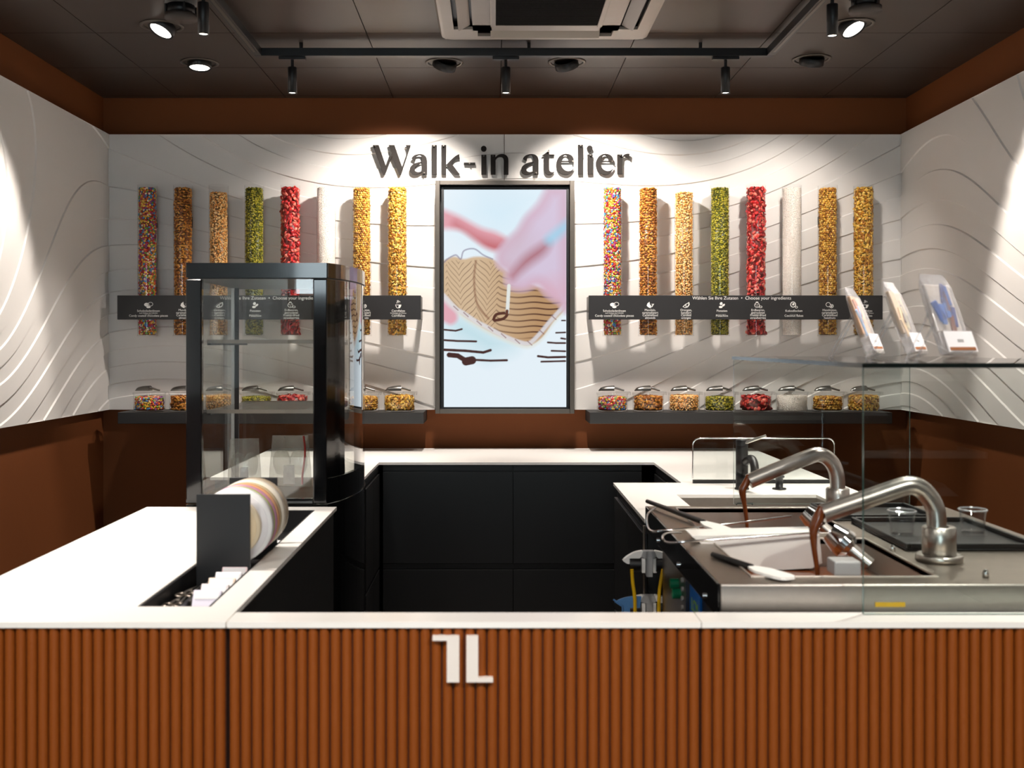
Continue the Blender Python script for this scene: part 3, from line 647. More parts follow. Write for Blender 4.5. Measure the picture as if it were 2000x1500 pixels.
def vessel(kind, r, z0, z1, full=True, topmound=0.0):
    (bv, bf), rad, sp_, cols = SPEC[kind]; ri = r-rad[2]*.9
    jt = (.32, .36, .5, .42, .5, .5, .2, .5)[kind]; jr = (1, 1, 1.4, 1, 1.5, 1.4, .7, 1.4)[kind]; nz = max(2, int((z1-z0-2*rad[1]*.6)/sp_/(.88 if kind in (0, 6) else 1))); na = max(8, int(2*math.pi*ri/sp_)); P_, N_ = [], []
    for i in range(nz):
        for j in range(na):
            an = 2*math.pi*(j+.5*(i % 2)+rng.uniform(-jt, jt))/na; zz = z0+rad[1]*.6+(z1-z0-rad[1])*(i+.5+rng.uniform(-jt, jt))/nz
            rr = ri-rng.uniform(0, rad[2]*jr); P_.append((rr*math.cos(an), rr*math.sin(an), zz)); N_.append((math.cos(an), math.sin(an), 0))
    k = int(2*ri/sp_)
    for i in range(k+1):
        for j in range(k+1):
            x, y = -ri+2*ri*(i+rng.uniform(-.3, .3))/k, -ri+2*ri*(j+rng.uniform(-.3, .3))/k
            if math.hypot(x, y) < ri*.97: P_.append((x, y, z1-rad[2]*rng.uniform(.3, 1.2)+topmound*(1-(x*x+y*y)/ri**2))); N_.append((0, 0, 1))
    A = pieces(kind, np.array(P_), np.array(N_)); dark = tuple(int(v*.5) for v in cols[0 if kind else 4])  # core in darkened piece colour paints the shade in the gaps between pieces
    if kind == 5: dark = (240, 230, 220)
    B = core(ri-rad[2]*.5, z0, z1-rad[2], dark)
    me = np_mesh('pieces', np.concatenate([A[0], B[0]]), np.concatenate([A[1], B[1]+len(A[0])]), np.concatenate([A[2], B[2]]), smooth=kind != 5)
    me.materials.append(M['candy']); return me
Yt_ = YW-.085; TR_ = .0520                              # tube axis and radius
zt0, zt1 = pz(655, Yt_), pz(362, Yt_)
tb = {}
tb['wall'] = MB().lathe([(TR_, 0), (TR_, zt1-zt0)], n=32).build('tube_wall', M['acryl']).data
tb['base'] = MB().cyl((0, 0, -.004), (0, 0, 0), TR_+.002, n=32).build('base_cap', M['acryl']).data
tb['br'] = MB().box(-.014, .014, .0505, .085-.0008, -.02, .02).box(-.03, .03, .0775, .085-.0008, -.03, .03).build('wall_bracket', M['gun']).data
for o in [o for o in bpy.data.objects if o.name.split('.')[0] in ('tube_wall', 'base_cap', 'wall_bracket') and o.parent is None]: bpy.data.objects.remove(o)
Ytub = 5.775; rt = .083; ht = .094
SIDE = {'left': 'left of the screen', 'right': 'right of the screen'}
lid_me = None
for kind in range(8):
    nm, desc = KIND[kind]; short = desc
    fill = (zt1-zt0)*(.985 if kind not in (2,) else .955)-.004
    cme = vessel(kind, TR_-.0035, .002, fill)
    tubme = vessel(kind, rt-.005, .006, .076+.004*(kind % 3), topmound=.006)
    for side in ('left', 'right'):
        X = px(TUBEX[side][kind], Yt_)
        t = thing('ingredient_tube', 'clear wall tube holding %s %s' % (short, SIDE[side]), 'tube', (X, Yt_, zt0), 'ingredient tubes on the wall')
        link('tube_wall', tb['wall'], t); link('base_cap', tb['base'], t)
        for zz in (.12, .62): link('wall_bracket', tb['br'], t, (0, 0, zz))
        o = bpy.data.objects.new(nm, cme); COL.objects.link(o); o.location = (X, Yt_, zt0)
        tag(o, '%s filling the wall tube %s' % (short, SIDE[side]), 'ingredients', 'tube fillings', 'stuff')
        # tub on the shelf
        Xb = px(TUBEX[side][kind]+(4 if side == 'left' else 0), Ytub)
        t = thing('ingredient_tub', 'clear lidded tub of %s on the shelf %s' % (short, SIDE[side]), 'tub', (Xb, Ytub, ZB), 'ingredient tubs on the shelves')
        if not lid_me:
            bo = MB().lathe([(0, .001), (rt-.004, .001), (rt, .006), (rt, ht)], n=32).build('bowl', M['acryl'], t)
            li = MB().lathe([(0, ht+.006), (rt+.003, ht+.006), (rt+.003, ht-.006)], n=32).build('lid', M['acryl'], t)
            fl = MB().box(.02, rt+.012, -.035, .035, ht+.0065, ht+.011).box(rt+.008, rt+.012, -.035, .035, ht-.006, ht+.0064).build('flap', M['acryl']); fme = fl.data; bpy.data.objects.remove(fl)
            for v in fme.vertices: pass
            for m_ in (bo.data, li.data):
                pass
            lid_me = (bo.data, li.data, fme); bo.location = li.location = (0, 0, 0)
            # meshes were built in world space of this tub: they are stored relative to its root
            for m_ in (bo.data, li.data): m_.transform(Matrix.Translation(ORG[t]))
        else:
            bo = link('bowl', lid_me[0], t); li = link('lid', lid_me[1], t)
        link('flap', lid_me[2], li)
        o = bpy.data.objects.new(nm, tubme); COL.objects.link(o); o.location = (Xb, Ytub, ZB); o.rotation_euler = (0, 0, 0 if side == 'left' else 1.9)
        tag(o, '%s inside the shelf tub %s' % (short, SIDE[side]), 'ingredients', 'tub fillings', 'stuff')
        # scoop lying on the lid
        s = thing('scoop', 'metal scoop on the tub of %s %s' % (short, SIDE[side]), 'scoop', (Xb-.02, Ytub-.01, ZB+ht+.0115), 'scoops on the tubs')
        if kind == 0 and side == 'left':
            m1 = MB(); prof = []
            for i in range(9):                       # open half-round blade, tapering to its lip
                u = i/8; x = -.055+.085*u; r = .020*(1-(1-u)**2.2)**.5+.004
                prof.append([(x, r*math.cos(a_)*1.05, .002+r*math.sin(a_)*1.25) for a_ in [math.radians(5+170*k/10) for k in range(11)]])
            vs_ = [q for ring_ in prof for q in ring_]
            fs = [(i*11+k, i*11+k+1, (i+1)*11+k+1, (i+1)*11+k) for i in range(8) for k in range(10)]
            m1.add(vs_, fs, True); m1.add(prof[-1], [tuple(range(11))])
            scp = m1.build('blade', M['scoop']); sme1 = scp.data; bpy.data.objects.remove(scp)
            h = MB().tube([(.028, 0, .020), (.045, 0, .016), (.07, 0, .008), (.082, 0, .006)], [.006, .0055, .005, .0045], 8).build('handle', M['scoop']); sme2 = h.data; bpy.data.objects.remove(h)
        link('blade', sme1, s, (0, 0, 0), (0, 0, .06*((kind*7) % 5-2))); link('handle', sme2, s, (0, 0, 0), (0, 0, .06*((kind*7) % 5-2)))
# ------------------------------------------------------------------ ceiling fixtures
def on_ceiling(x, y): Y = (ZC-EYE)*F/(VY-y); return Vector((px(x, Y), Y, ZC))
def downlight(p, aim, label, power, lit=True, size=100, blend=.75):
    t = thing('downlight', label, 'downlight', p, 'recessed downlights in the ceiling')
    p = Vector(p); r = .092
    MB().lathe([(r, 0), (r, -.004), (r-.012, -.006), (r-.016, .0)], p, 32, close=True).build('trim_ring', M['gun'], t)
    MB().lathe([(r-.016, -.002), (r-.022, .016)], p, 32).build('collar', M['blackmetal'], t)
    d = (Vector(aim)-p).normalized(); q = d.to_track_quat('-Z', 'Y').to_matrix().to_4x4()
    c = p+Vector((0, 0, -.014))
    MB().lathe([(.052, .026), (.058, .02), (.058, -.012), (.05, -.016), (.046, -.006), (0, -.006)], c, 28, q).build('lamp_head', M['blackmetal'], t)
    MB().lathe([(.047, -.009), (.03, -.0075), (0, -.007)], c, 28, q).build('lens', M['lens'] if lit else M['blackgloss'], t)
    if lit: spot(c+d*.03, aim, power, size, blend, .04)
row = on_ceiling
pA = on_ceiling(868, 122); pB = on_ceiling(1107, 121); pC = on_ceiling(1585, 115); pD = on_ceiling(390, 122)
pE = on_ceiling(316, 50); pG = on_ceiling(1665, 47)
downlight(pA, (-.62, YW, 1.80), 'swivelled downlight aimed at the wall left of the screen', P_WALL, size=90, blend=.8)
downlight(pB, (.66, YW, 1.80), 'swivelled downlight aimed at the wall right of the screen', P_WALL, size=90, blend=.8)
downlight(pC, (1.5, YW, 1.5), 'swivelled downlight near the right end of the back wall', P_WALL*.32, size=100)
downlight(pD, (pD.x+.05, pD.y-.35, 0), 'lit downlight above the left end of the back wall', P_DOWN*.7, size=80)
downlight(pE, (XL, 3.9, 1.0), 'lit downlight tilted towards the left wall', P_SIDE, size=84, blend=.3)
downlight(pG, (XR, 3.7, 1.0), 'lit downlight tilted towards the right wall', P_SIDE, size=84, blend=.3)
for x in (-1.42, .05, 1.52):                          # the same grid of downlights goes on over the viewer
    for y in (2.9, .4):
        if x == .05 and y == 2.9: continue
        lab = ('downlight over the ' if y > 1 else 'downlight behind the viewer, ')+({-1.42: 'left', .05: 'middle', 1.52: 'right'}[x])+(' end of the counter front' if y > 1 else ' one of three')
        downlight((x, y, ZC), (x*.8, y+(.25 if y > 1 else .9), 0), lab, P_ROOM*(1.25 if y > 1 else .85), size=78 if y > 1 else 105)
# track
tz = ZC-.045; Yk = (tz-EYE)*F/(VY-103); xk0, xk1 = px(505, Yk), px(1503, Yk)
tk = thing('light_track', 'black U-shaped lighting track under the ceiling', 'light track', (0, Yk, ZC))
hw = .017
MB().box(xk0-hw, xk1+hw, Yk-hw, Yk+hw, tz-.018, tz+.018).build('cross_rail', M['blackmetal'], tk, bevel=.002)
for xx in (xk0, xk1):
    MB().box(xx-hw, xx+hw, .5, Yk-hw-.001, tz-.018, tz+.018).build('side_rail', M['blackmetal'], tk, bevel=.002)
    MB().box(xx-.006, xx+.006, .5, Yk-.08, tz-.0195, tz-.0182).build('rail_slot', M['gun'], tk)
for xx, yy in ((px(588, Yk), Yk), (px(1033, Yk), Yk), (px(1368, Yk), Yk), (xk0, 4.2), (xk1, 4.2), (xk0, 2.6), (xk1, 2.6)):
    MB().cyl((xx, yy, tz+.018), (xx, yy, ZC), .008, n=10).build('hanger', M['blackmetal'], tk)
def head(x, y, label):
    t = thing('track_spotlight', label, 'spotlight', (x, y, tz-.02), 'cylinder spotlights on the track'); z = tz-.0185
    MB().box(x-.06 if y > Yk-.01 else x-.014, x+.06 if y > Yk-.01 else x+.014, y-.013 if y > Yk-.01 else y-.06, y+.013 if y > Yk-.01 else y+.06, z-.014, z).build('adapter', M['blackmetal'], t, bevel=.002)
    MB().cyl((x, y, z-.014), (x, y, z-.048), .007, n=10).build('stem', M['blackmetal'], t)
    zb = z-.165
    MB().lathe([(0, z-.048), (.0195, z-.048), (.0205, z-.050), (.0205, zb), (.0185, zb), (.0165, zb+.008), (0, zb+.008)], (x, y, 0), 24).build('cylinder', M['blackmetal'], t)
    MB().cyl((x, y, zb+.0075), (x, y, zb+.004), .016, n=20).build('lens', M['lensdim'], t)
    spot((x, y, zb-.002), (x, y-.05, 0), P_TRACK, 75, .7, .015)
head(px(571, Yk), Yk, 'track spotlight hanging left of the screen on the cross rail')
head(px(988, Yk), Yk, 'track spotlight hanging above the screen on the cross rail')
head(px(1417, Yk), Yk, 'track spotlight hanging right of the screen on the cross rail')
Yh = (tz-.18-EYE)*F/(VY-66)
head(xk0, Yh, 'track spotlight on the left side rail'); head(xk1, Yh+.02, 'track spotlight on the right side rail')
# black cylinder speakers
for x, y, lab in ((353, 47, 'black hanging cylinder fixture by the left side rail'), (1690, 33, 'black hanging cylinder fixture by the right side rail')):
    Y = 4.06; p = P(x, y-9, Y); r = .060
    t = thing('pendant_cylinder', lab, 'ceiling fixture', (p.x, Y, ZC), 'hanging black cylinders')
    MB().lathe([(0, ZC), (r, ZC), (r, p.z+.052), (0, p.z+.052)], (p.x, Y, 0), 32).build('upper_housing', M['blackmetal'], t)
    MB().lathe([(0, p.z+.052), (r-.008, p.z+.052), (r-.008, p.z+.018), (0, p.z+.018)], (p.x, Y, 0), 32).build('neck', M['blackplastic'], t)
    for k in range(4):
        an = k*math.pi/2+.5; MB().cyl((p.x+(r-.004)*math.cos(an), Y+(r-.004)*math.sin(an), p.z+.016), (p.x+(r-.004)*math.cos(an), Y+(r-.004)*math.sin(an), p.z+.053), .004, n=8).build('spacer', M['blackmetal'], t)
    MB().lathe([(0, p.z+.018), (r, p.z+.018), (r, p.z), (0, p.z)], (p.x, Y, 0), 32).build('lower_disc', M['disc'], t)
# air-conditioning cassette
x0, x1, y0, y1 = AC; zc = ZC-.032
t = thing('ceiling_air_conditioner', 'grey four-way ceiling air conditioner with a slatted centre grille', 'air conditioner', ((x0+x1)/2, (y0+y1)/2, ZC))
gi = .215; ol = (.055, .135)                                # centre grille inset; outlet slot from the edge
def rr(x0, x1, y0, y1, r, n=5):
    out = []
    for cx, cy, a in ((x1-r, y1-r, 0), (x0+r, y1-r, 90), (x0+r, y0+r, 180), (x1-r, y0+r, 270)):
        out += [(cx+r*math.cos(math.radians(a+90*i/n)), cy+r*math.sin(math.radians(a+90*i/n))) for i in range(n+1)]
    return out
mb = MB()
A = rr(x0-.012, x1+.012, y0-.012, y1+.012, .06); B = rr(x0, x1, y0, y1, .05); n = len(A)
mb.add([(x, y, ZC-.001) for x, y in A]+[(x, y, zc) for x, y in B], [(i, (i+1) % n, (i+1) % n+n, i+n) for i in range(n)], True)
# face between rim and grille, with four outlet slots left open
xs = [x0+.012, x0+ol[0], x0+ol[1], x1-ol[1], x1-ol[0], x1-.012]; ys = [y0+.012, y0+ol[0], y0+ol[1], y1-ol[1], y1-ol[0], y1-.012]
Bi = rr(x0+.012, x1-.012, y0+.012, y1-.012, .04); mb.add([(x, y, zc) for x, y in B]+[(x, y, zc-.001) for x, y in Bi], [(i, (i+1) % n, (i+1) % n+n, i+n) for i in range(n)], True)
mb.build('rim', M['ac'], t)
mb = MB(); sl0, sl1 = .155, .155
for (a, b, c_, d) in ((xs[0], xs[1], ys[0], ys[5]), (xs[4], xs[5], ys[0], ys[5]), (xs[1], xs[4], ys[0], ys[1]), (xs[1], xs[4], ys[4], ys[5]),
                      (xs[2], x0+gi, ys[2], ys[3]), (x1-gi, xs[3], ys[2], ys[3]), (xs[2], xs[3], ys[2], y0+gi-.0), (xs[2], xs[3], y1-gi, ys[3]),
                      (xs[1], xs[2], ys[1], ys[1]+.1), (xs[1], xs[2], ys[4]-.1, ys[4]), (xs[3], xs[4], ys[1], ys[1]+.1), (xs[3], xs[4], ys[4]-.1, ys[4]),
                      (xs[2], xs[2]+.02, ys[1], ys[2]), (xs[3]-.02, xs[3], ys[1], ys[2]), (xs[2], xs[2]+.02, ys[3], ys[4]), (xs[3]-.02, xs[3], ys[3], ys[4])):
    mb.box(a, b, c_, d, zc-.001, zc+.012)
mb.build('face_panel', M['ac'], t)
MB().box(x0+.03, x1-.03, y0+.03, y1-.03, zc+.028, ZC-.0005).build('duct_back', M['blackplastic'], t)
for (a, b, c_, d, ax) in ((xs[1]+.012, xs[2]-.004, ys[1]+.11, ys[4]-.11, 'v'), (xs[3]+.004, xs[4]-.012, ys[1]+.11, ys[4]-.11, 'v'), (xs[2]+.03, xs[3]-.03, ys[1]+.012, ys[2]-.004, 'h'), (xs[2]+.03, xs[3]-.03, ys[3]+.004, ys[4]-.012, 'h')):
    cxm, cym = (a+b)/2, (c_+d)/2; inward = 1 if (cxm < (x0+x1)/2 if ax == 'v' else cym < (y0+y1)/2) else -1
    R_ = Matrix.Translation((cxm, cym, zc+.004)) @ (Matrix.Rotation(-.5*inward, 4, 'Y') if ax == 'v' else Matrix.Rotation(.5*inward, 4, 'X'))
    MB().box(-(b-a)*.42, (b-a)*.42, -(d-c_)/2, (d-c_)/2, -.003, .003, R_).build('louvre', M['ac'], t, bevel=.001)
gx0, gx1, gy0, gy1 = x0+gi-.005, x1-gi+.005, y0+gi-.005, y1-gi+.005
fw = .022
for bx in ((gx0, gx0+fw, gy0, gy1), (gx1-fw, gx1, gy0, gy1), (gx0+fw, gx1-fw, gy0, gy0+fw), (gx0+fw, gx1-fw, gy1-fw, gy1)):
    MB().box(*bx, zc-.008, zc+.002).build('grille_frame', M['ac'], t, bevel=.003)
n = 34
smb = MB().box(gx0+fw, gx1-fw, -.0032, .0032, -.006, .001).build('grille_slat', M['acdark']); gme = smb.data; bpy.data.objects.remove(smb)
for i in range(n): link('grille_slat', gme, t, (-ORG[t].x, gy0+fw+(gy1-gy0-2*fw)*(i+.5)/n-ORG[t].y, zc-.002-ORG[t].z))

# ------------------------------------------------------------------ tall display case behind the left counter
fx0, fx1, fy0, fy1, fz0, fz1 = -1.09, -.588, 3.80, 4.54, .905, 1.757
case = thing('display_case', 'tall black refrigerated display case with curved glass behind the left counter', 'display case', (-.85, 4.15, 0))
def arc(d=0.0, n=12):                                 # plan of the bulging right side, d = inset
    p = smooth_path([(fx1-d, fy0+d, 0), (fx1+.045-d, fy0+.13, 0), (fx1+.073-d, fy0+.33, 0), (fx1+.068-d, fy0+.54, 0), (fx1+.035-d, fy1-d, 0)], 4)
    return [(v.x, v.y) for v in p]
plan = [(fx0, fy1), (fx0, fy0)]+arc()
MB().prism(plan[::-1], 0.06, fz0-.002, 'z').build('base_body', M['blackgloss'], case, bevel=.003)
MB().prism([(x*.97-.026, y*.97+.124) for x, y in plan][::-1], 0, .059, 'z').build('plinth', M['black'], case)
MB().prism(plan[::-1], fz1-.052, fz1, 'z').build('top_cap', M['blackgloss'], case, bevel=.004)
MB().prism([(x, y) for x, y in ([(fx0+.006, fy1-.006), (fx0+.006, fy0+.006)]+arc(.006))][::-1], fz1-.056, fz1-.0525, 'z').build('cap_underside', M['blackmetal'], case)
for (a, b, c_, d) in ((fx0, fx0+.056, fy0, fy0+.03), (fx1-.052, fx1-.002, fy0, fy0+.03), (fx0, fx0+.014, fy1-.03, fy1), (fx1+.0, fx1+.03, fy1-.03, fy1)):
    MB().box(a, b, c_, d, fz0, fz1-.057).build('corner_post', M['blackgloss'], case, bevel=.004)
MB().box(fx0+.057, fx1-.053, fy0, fy0+.02, fz0, fz0+.018).build('sill', M['blackgloss'], case, bevel=.002)
MB().box(fx0+.057, fx1-.053, fy0+.008, fy0+.014, fz0+.019, fz1-.057).build('side_pane', M['dispglass'], case)
MB().box(fx0+.031, fx1-.001, fy1-.014, fy1-.010, fz0, fz1-.057).build('rear_pane', M['pane'], case)
MB().box(fx0+.003, fx0+.008, fy0+.031, fy1-.031, fz0, fz1-.057).build('door_pane', M['pane'], case)
ar = arc(.003); mb = MB()
mb.add([(x, y, fz0+.09) for x, y in ar]+[(x, y, fz1-.057) for x, y in ar], [(i, i+1, i+1+len(ar), i+len(ar)) for i in range(len(ar)-1)], True)
mb.build('curved_pane', M['curved'], case)
fr = ar[:5]; MB().prism((fr+[(x-.014, y) for x, y in fr[::-1]])[::-1], fz0+.09, fz1-.058, 'z').build('curved_door_stile', M['blackgloss'], case)
mb = MB(); mb.prism((ar+[(x-.012, y) for x, y in ar[::-1]])[::-1], fz0, fz0+.089, 'z'); mb.build('curved_kick', M['blackgloss'], case)
for zz, d0 in ((1.478, .02), (1.225, .02)):              # glass shelves on black carriers
    MB().box(fx0+.05, fx1-.02, fy0+.10, fy1-.06, zz, zz+.006).build('glass_shelf', M['pane'], case)
    for bx in ((fx0+.05, fx1-.02, fy0+.092, fy0+.0995), (fx0+.05, fx1-.02, fy1-.0595, fy1-.05)): MB().box(*bx, zz-.006, zz+.008).build('shelf_rail', M['steeldark'], case)
    for xx in (fx0+.05, fx1-.032): MB().box(xx, xx+.012, fy0+.10, fy1-.06, zz-.012, zz-.0005).build('shelf_arm', M['blackmetal'], case)
yy = 4.42
MB().box(fx0+.009, fx0+.022, yy, yy+.008, fz0, fz1-.057).build('rack_strip', M['steel'], case)
MB().box(fx0+.023, fx0+.040, yy, yy+.008, fz0, fz1-.057).build('rack_strip', M['blackplastic'], case)
MB().box(fx0+.044, fx1-.05, fy0+.035, fy1-.04, fz0+.001, fz0+.006).build('deck', M['steeldark'], case)
# cellophane bags in the case
def bagthing(x, y, wd, h, th, label, rot, ribbon, cat='bag'):
    t = thing('cellophane_bag', label, cat, (x, y, fz0+.0065), 'cellophane bags in the display case')
    R = Matrix.Rotation(rot, 4, 'Z'); mb = MB(); rows = []
    for i, (f_, tt) in enumerate(((1, .5), (1, 1), (.97, 1.0), (.9, .7), (.86, .25), (.84, .06))):
        z = h*(0, .03, .35, .65, .85, 1)[i]
        rows.append([R @ Vector((wd/2*f_*math.copysign(abs(math.cos(a))**.6, math.cos(a)), th/2*tt*math.copysign(abs(math.sin(a))**.8, math.sin(a)), z)) for a in [2*math.pi*k/20 for k in range(20)]])
    vs_ = [Vector((x, y, fz0+.0065))+v for r_ in rows for v in r_]
    mb.add(vs_, [(i*20+k, i*20+(k+1) % 20, (i+1)*20+(k+1) % 20, (i+1)*20+k) for i in range(5) for k in range(20)], True)
    mb.build('bag_film', M['bag2'], t)
    m2 = MB()
    for sx in (-.2, .2):                              # two rounded hollow chocolate halves inside
        c = Vector((x, y, fz0+.0065+h*.52))+R @ Vector((sx*wd, 0, 0))
        m2.lathe([(0, -h*.3), (wd*.13, -h*.27), (wd*.2, -h*.1), (wd*.2, h*.05), (wd*.14, h*.16), (0, h*.2)], c, 16, R @ Matrix.Diagonal((1, .35, 1, 1)))
    m2.build('moulded_halves', M['bag2'], t)
    m3 = MB(); q = lambda u, v: Vector((x, y, fz0+.0065))+R @ Vector((u, -th*.42, v))
    m3.add([q(-wd*.14, h*.06), q(wd*.14, h*.06), q(wd*.12, h*.42), q(-wd*.12, h*.42)], [(0, 1, 2, 3)]); m3.build('insert_card', M['paper'], t)
    if ribbon:
        pts = [q(wd*.34+.006*math.sin(k), h*(1-.19*k)) for k in range(6)]
        mb = MB(); mb.tube(pts, .004, 6).build('red_ribbon', mat('red_ribbon', (190, 52, 48), .5), t)
bagthing(-.975, 4.20, .13, .19, .05, 'cellophane bag at the left inside the display case', .15, False)
bagthing(-.80, 4.22, .17, .20, .05, 'cellophane bag with a red ribbon inside the display case', -.05, True)
bagthing(-.645, 4.24, .12, .215, .05, 'cellophane bag at the right inside the display case', -.2, False)

# ------------------------------------------------------------------ inset tray with ribbon reels on the left counter
tray = thing('inset_tray', 'long black compartment tray let into the left worktop', 'tray', (-.695, 3.0, .822))
z0, z1 = .822, WZ-.0015; x0, x1, y0, y1 = TR
for bx in ((x0+.001, x1-.001, y0+.001, y1-.001, z0, z0+.004),):
    MB().box(*bx).build('tray_floor', M['blackplastic'], tray)
for bx in ((x0+.001, x0+.007, y0+.001, y1-.001), (x1-.007, x1-.001, y0+.001, y1-.001), (x0+.0075, x1-.0075, y0+.001, y0+.007), (x0+.0075, x1-.0075, y1-.007, y1-.001)):
    MB().box(*bx, z0+.0045, z1).build('tray_wall', M['blackmetal'], tray)
xmid = -.700
MB().box(xmid-.003, xmid+.003, y0+.008, 2.71, z0+.0045, z1-.012).build('divider', M['blackmetal'], tray)
for yy in (2.39, 2.455, 2.52, 2.585, 2.65):
    MB().box(xmid+.0035, x1-.0075, yy, yy+.004, z0+.0045, z1-.016).build('cross_divider', M['steeldark'], tray)
# packets in the compartments
cols = [(228, 224, 240), (244, 236, 236), (248, 226, 206), (240, 240, 244), (250, 224, 226), (246, 238, 232)]
for i, yy in enumerate((2.400, 2.465, 2.530, 2.595, 2.660)):
    m_ = mat('packet_paper', cols[i], .6, var=.02)
    R = Matrix.Translation((-.655, yy+.026, z0+.006)) @ Matrix.Rotation(-.55, 4, 'X')
    t = thing('card_packet', ['front', 'second', 'third', 'fourth', 'rearmost'][i]+' small pale card packet standing in the tray', 'packet', (-.655, yy+.026, z0+.006), 'card packets in the tray')
    MB().box(-.034, .030, -.006, .006, .002, .088, R).build('packet_body', m_, t, bevel=.002)
    MB().box(-.030, .026, -.0075, -.0062, .066, .084, R).build('packet_flap', M['paper'], t)
# tongs and cutters on the left half
for i, yy in enumerate((2.42, 2.50, 2.60)):
    t = thing('scissors', ['front', 'middle', 'rear'][i]+' steel scissors lying in the black tray', 'scissors', (-.735, yy, z0+.046), 'scissors in the tray')
    a_ = .25*(i-1)
    for sx in (-1, 1):
        c = Vector((-.737+sx*.013, yy-.03, z0+.048)); dirv = Vector((-sx*.10+a_*.2, 1, 0)).normalized()
        ring_ = [c+Vector((.011*math.cos(k*.524), .016*math.sin(k*.524), 0)) for k in range(13)]
        MB().tube(ring_, .003, 8, False).build('finger_loop', M['steeldark'], t)
        MB().tube([c+dirv*.016, c+dirv*.045, c+dirv*.095], [.003, .0035, .001], 8).build('blade', M['steel'], t)
    MB().cyl((-.737+a_*.008, yy+.008, z0+.045), (-.737+a_*.008, yy+.008, z0+.053), .004, n=10).build('pivot', M['steel'], t)
# ribbon dispenser
hx, hz0 = -.687, WZ-.045; Yp0, Yp1 = 2.73, 3.07
disp = thing('ribbon_dispenser', 'black ribbon dispenser with two square end plates standing in the tray', 'ribbon dispenser', (hx, 2.9, hz0))
for yy in (Yp0, Yp1): MB().box(hx-.068, hx+.068, yy-.004, yy+.004, hz0, 1.089).build('end_plate', M['blackmetal'], disp, bevel=.001)
MB().box(hx-.066, hx+.066, Yp0+.005, Yp1-.005, hz0-.012, hz0-.002).build('base_plate', M['blackmetal'], disp)
MB().cyl((-.672, Yp0+.004, 1.0), (-.672, Yp1-.004, 1.0), .008, n=12).build('rod', M['steel'], disp)
reel_c = [(222, 206, 176), (246, 246, 246), (176, 186, 110), (196, 140, 166), (232, 172, 120), (206, 186, 146), (240, 232, 216), (176, 160, 138)]
reel_n = ['small cream', 'wide white', 'thin olive green', 'thin mauve', 'orange', 'tan', 'ivory', 'taupe']
yy = Yp0+.012; wds = [.030, .040, .018, .020, .034, .026, .050, .04]
for i in range(8):
    r = .074 if i == 0 else .098-.001*(i % 3); wd = wds[i]
    t = thing('ribbon_reel', reel_n[i]+' ribbon reel on the dispenser rod', 'ribbon reel', (-.672, yy, 1.0), 'ribbon reels')
    rm = mat('ribbon', reel_c[i], .45, var=.05); Rm = Matrix.Rotation(-math.pi/2, 4, 'X')
    MB().lathe([(.012, .003), (.030, .003), (r, .003), (r, wd-.003), (.012, wd-.003)], (-.672, yy, 1.0), 40, Rm, close=True).build('ribbon_winding', rm, t)
    for q in (0, wd-.0025): MB().lathe([(.0125, q), (r-.008, q), (r-.008, q+.002), (.0125, q+.002)], (-.672, yy, 1.0), 40, Rm, close=True).build('flange', M['cream'] if i == 0 else M['paper'], t)
    yy += wd+.002
t = thing('card_packet', 'cream card packet lying in the tray behind the ribbon reels', 'packet', (-.650, 3.16, z0+.006))
MB().box(-.68, -.625, 3.12, 3.22, z0+.005, z0+.06).build('packet_body', M['cream'], t, bevel=.004)
MB().box(-.672, -.633, 3.14, 3.20, z0+.0605, z0+.064).build('packet_label', M['paper'], t)

# ------------------------------------------------------------------ chocolate tempering machine
mz = .95; mx0, mx1, my0, my1 = .49, 1.44, 2.33, 3.45
mac = thing('tempering_machine', 'stainless steel twin chocolate tempering machine with two pouring spouts', 'machine', (.95, 2.9, 0))
T1 = (.575, .985, 2.945, 3.395); T2 = (.575, .985, 2.395, 2.86)
mb = MB()
for bx in ((mx0, T1[0], my0, my1), (T1[1], mx1, my0, my1), (T1[0], T1[1], my0, T2[2]), (T1[0], T1[1], T2[3], T1[2]), (T1[0], T1[1], T1[3], my1)): mb.box(*bx, mz-.012, mz)
mb.build('top_plate', M['steeldark'], mac)
MB().box(mx0, mx1, my0-.006, my0-.0005, mz-.075, mz).build('front_apron', M['steel'], mac, bevel=.003)
MB().box(mx0-.005, mx0-.0005, my0, my1, mz-.075, mz).build('side_apron', M['blackgloss'], mac, bevel=.001)
MB().box(mx0+.06, mx1, my0+.012, my1-.03, .05, mz-.10).build('body', M['blackplastic'], mac)
MB().box(mx0+.09, mx1-.05, my0-.004, my0+.011, mz-.125, mz-.079).build('front_drawer', M['steel'], mac, bevel=.002)
MB().box(mx0+.045, mx0+.059, 3.0, my1-.035, .06, mz-.10).build('side_panel', M['steeldark'], mac)
for i, T in enumerate((T1, T2)):
    mb = MB(); a, b, c_, d = T; e = .004
    for bx in ((a-e, a, c_-e, d+e), (b, b+e, c_-e, d+e), (a, b, c_-e, c_), (a, b, d, d+e)): mb.box(*bx, mz-.09, mz+.004)
    mb.box(a-e, b+e, c_-e, d+e, mz-.094, mz-.09); mb.build('tank', M['tank'], mac, bevel=.001)
    for (sx, sy) in ((a+.03, d-.04), (a+.03, c_+.05)): MB().cyl((sx, sy, mz-.04), (sx, sy, mz-.02), .008, n=12).build('screw_knob', M['chrome'], mac)
    ch = MB().box(a+.001, b-.001, c_+.001, d-.001, mz-.0895, mz-.070).build('melted_chocolate', M['choc'], origin=((a+b)/2, (c_+d)/2, mz-.0895), bevel=.002)
    tag(ch, 'melted chocolate in the %s tank of the machine' % ('rear', 'front')[i], 'chocolate')
